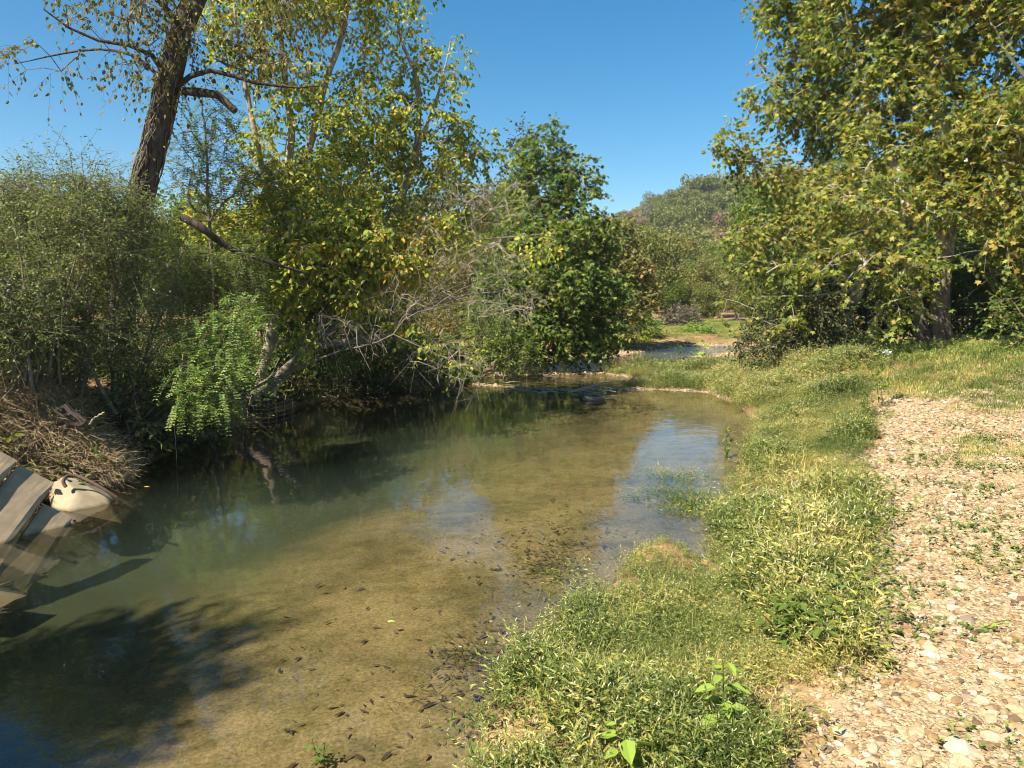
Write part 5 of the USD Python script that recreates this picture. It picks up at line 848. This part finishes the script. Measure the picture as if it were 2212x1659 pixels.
slab('d', 'sunken concrete slab with a square end just under the water below the stack', W(105, 1225, -.34), W(-60, 1190, -.32) - W(105, 1225, -.34), W(75, 1255, -.35) - W(105, 1225, -.34), 1.6, .55, .12, conc, 604)
slab('e', 'deeper sunken concrete slab at the left edge nearest the foreground', W(62, 1283, -.36), W(-60, 1262, -.33) - W(62, 1283, -.36), W(45, 1310, -.37) - W(62, 1283, -.36), 1.4, .45, .12, conc, 605)
import manifold3d
def hull_rock(pts_, seed, rough=.012):
    h = trimesh.convex.convex_hull(np.array(pts_)); m = h.subdivide().subdivide().subdivide(); v = m.vertices + (meshkit.fbm(m.vertices * 7 + seed, 4, seed)[:, None] - .5) * rough * nrm(m.vertices - m.vertices.mean(0)) * 2; return v, m.faces
ck = thing('concrete_chunk', 'pale sunlit concrete lump half under water with a rusty hoop in its top', 'concrete chunk', W(150, 1090, 0))
obj('lump', hull_rock([P(113, 1042, 8.9), P(136, 1030, 9.0), P(163, 1034, 9.1), P(170, 1066, 8.75), P(230, 1074, 8.95), P(112, 1100, 8.75), P(106, 1072, 8.9), P(150, 1105, 8.55), *[np.array([*G(a_, b_, -.22), -.22]) for a_, b_ in ((112, 1115), (190, 1130), (262, 1130), (292, 1100), (275, 1075), (245, 1062), (150, 1050))], *[np.array([*G(a_, b_, -.6), -.6]) for a_, b_ in ((120, 1120), (250, 1140), (300, 1100), (180, 1060))]], 611, .022), conc2, ck, smooth=30)
rust = flat_mat('rusty_steel', (.035, .022, .016), (.10, .06, .04), 30, .8, .4, .004)
obj('hoop', tube(spline([P(143, 1052, 8.72), P(137, 1038, 8.74), P(146, 1028, 8.8), P(168, 1029, 8.85), P(195, 1040, 8.82), P(225, 1057, 8.8), P(252, 1074, 8.82)], 40), .021, 8), rust, ck, smooth=60)
sh = thing('metal_sheet', 'curved dark rusty metal sheet standing behind the pale concrete lump', 'metal sheet', P(150, 1030, 9.3)); top = spline(Pts((102, 1034, 9.2), (130, 1018, 9.35), (160, 1003, 9.5), (190, 1002, 9.6), (212, 1006, 9.6)), 24); low = top.copy(); low[:, 2] -= np.interp(np.linspace(0, 1, 24), [0, .5, 1], [.12, .34, .3]); n = 24; vv = np.vstack([top, low, top + [0, .012, 0], low + [0, .012, 0]]); ff = []
for i in range(n - 1): ff += [(i, n + i, n + i + 1), (i, n + i + 1, i + 1), (2 * n + i, 3 * n + i + 1, 3 * n + i), (2 * n + i, 2 * n + i + 1, 3 * n + i + 1), (i, i + 1, 2 * n + i + 1), (i, 2 * n + i + 1, 2 * n + i)]
obj('plate', (vv, np.array(ff)), rust, sh, smooth=40); obj('rim', tube(top + [0, .006, .004], .010, 6), rust, sh, smooth=60)
# rusty machine bracket lodged in the bank, with a pale stick
Yr = 9.9; ring = [shapely.Polygon([(143, 884), (160, 878), (172, 873), (180, 884), (205, 911), (201, 917), (190, 923), (168, 920), (152, 908)], [[(150, 888), (166, 882), (173, 893), (160, 897)], [(166, 901), (178, 896), (192, 911), (182, 916)]])]
sc_ = Yr / FD; poly = shapely.affinity.affine_transform(ring[0], [sc_, 0, 0, -sc_, 0, 0]); rm = trimesh.creation.extrude_polygon(poly, .05, engine='earcut'); c = P(174, 900, Yr); v = rm.vertices - [174 * sc_, -900 * sc_, 0]; 
br = thing('metal_bracket', 'rusty cast metal bracket with two openings lodged in the dry weeds of the bank', 'bracket', c); obj('casting', (np.c_[v[:, 0], v[:, 2] - .1 - v[:, 1] * .3, v[:, 1]] + c + [0, -.15, .05], rm.faces), flat_mat('brown_iron', (.10, .07, .055), (.19, .14, .11), 25, .85, .4, .006), br)
stick('stick', 'short pale straight stick leaning against the rusty bracket', [([P(193, 917, 9.55), P(205, 903, 9.55), P(226, 891, 9.55)], .012, .009)], seed=560, cat='stick')
# bent wire fence panel hanging at the waterline
wf = thing('wire_fence', 'bent rusty wire mesh panel hanging at the water below the drooping shrub', 'wire mesh', W(560, 905)); Yw = 14.3; wm = flat_mat('old_wire', (.16, .12, .09), (.34, .29, .23), 30, .6, 0)
for i in range(7):
    b = 862 + i * 9.5; q = spline([P(508, b + 2, Yw + .1), P(540, b + 4, Yw - .12), P(575, b + 3, Yw - .15), P(612, b - 4, Yw), P(640, b - 14, Yw + .2)], 20); obj('wire', tube(q, .0022, 4), wm, wf)
for i in range(8):
    a_ = 512 + i * 17; q = spline([P(a_, 860, Yw - .1 + .02 * abs(i - 4)), P(a_ + 1, 890, Yw - .12), P(a_ - 1, 922 - max(0, i - 6) * 4, Yw - .1)], 8); obj('wire', tube(q, .0022, 4), wm, wf)
rt = thing('exposed_roots', 'tangle of thin roots and twigs hanging under the left bank edge', 'roots', W(600, 890), kind='stuff'); rr = np.random.default_rng(571); a = []
for i in range(170):
    px_ = rr.uniform(150, 980); base_y = np.interp(px_, [150, 300, 480, 660, 980], [1010, 985, 915, 860, 830]); Yq = np.interp(px_, [150, 300, 480, 660, 980], [11, 11.8, 14.2, 17.6, 21.6]) + rr.uniform(-.2, .5); p = P(px_, base_y - rr.uniform(25, 90), Yq); e = p + [rr.normal(0, .2), rr.normal(0, .2), -rr.uniform(.2, .7)]; a.append(tube(spline([p, (p + e) / 2 + rr.normal(0, .1, 3), e], 6), np.linspace(.008, .003, 6), 3, cap=False))
obj('roots', join(a), BK['grey'], rt, kind='stuff')
ln = thing('fishing_line', 'thin pale line hanging straight down into the dark water by the left bank', 'line', P(381, 1000, 11.4)); obj('line', tube([P(374, 905, 11.4), P(379, 950, 11.4), P(382, 1005, 11.4)], .004, 4), flat_mat('pale_line', (.4, .38, .3), (.5, .48, .4), 5, .6, 0), ln)

# ------------------------------------------------------------------ the air between
haze_m = M('haze', {'v': ('principled_volume', {'color': (.75, .84, .95), 'density': .00022, 'anisotropy': .2})}, [], volume='v.volume')
obj('haze', trimesh.creation.box(bounds=[(-1020, -820, -3.5), (1020, 1320, 95)]), haze_m, kind='stuff', label='thin blue haze over the valley', cat='haze')
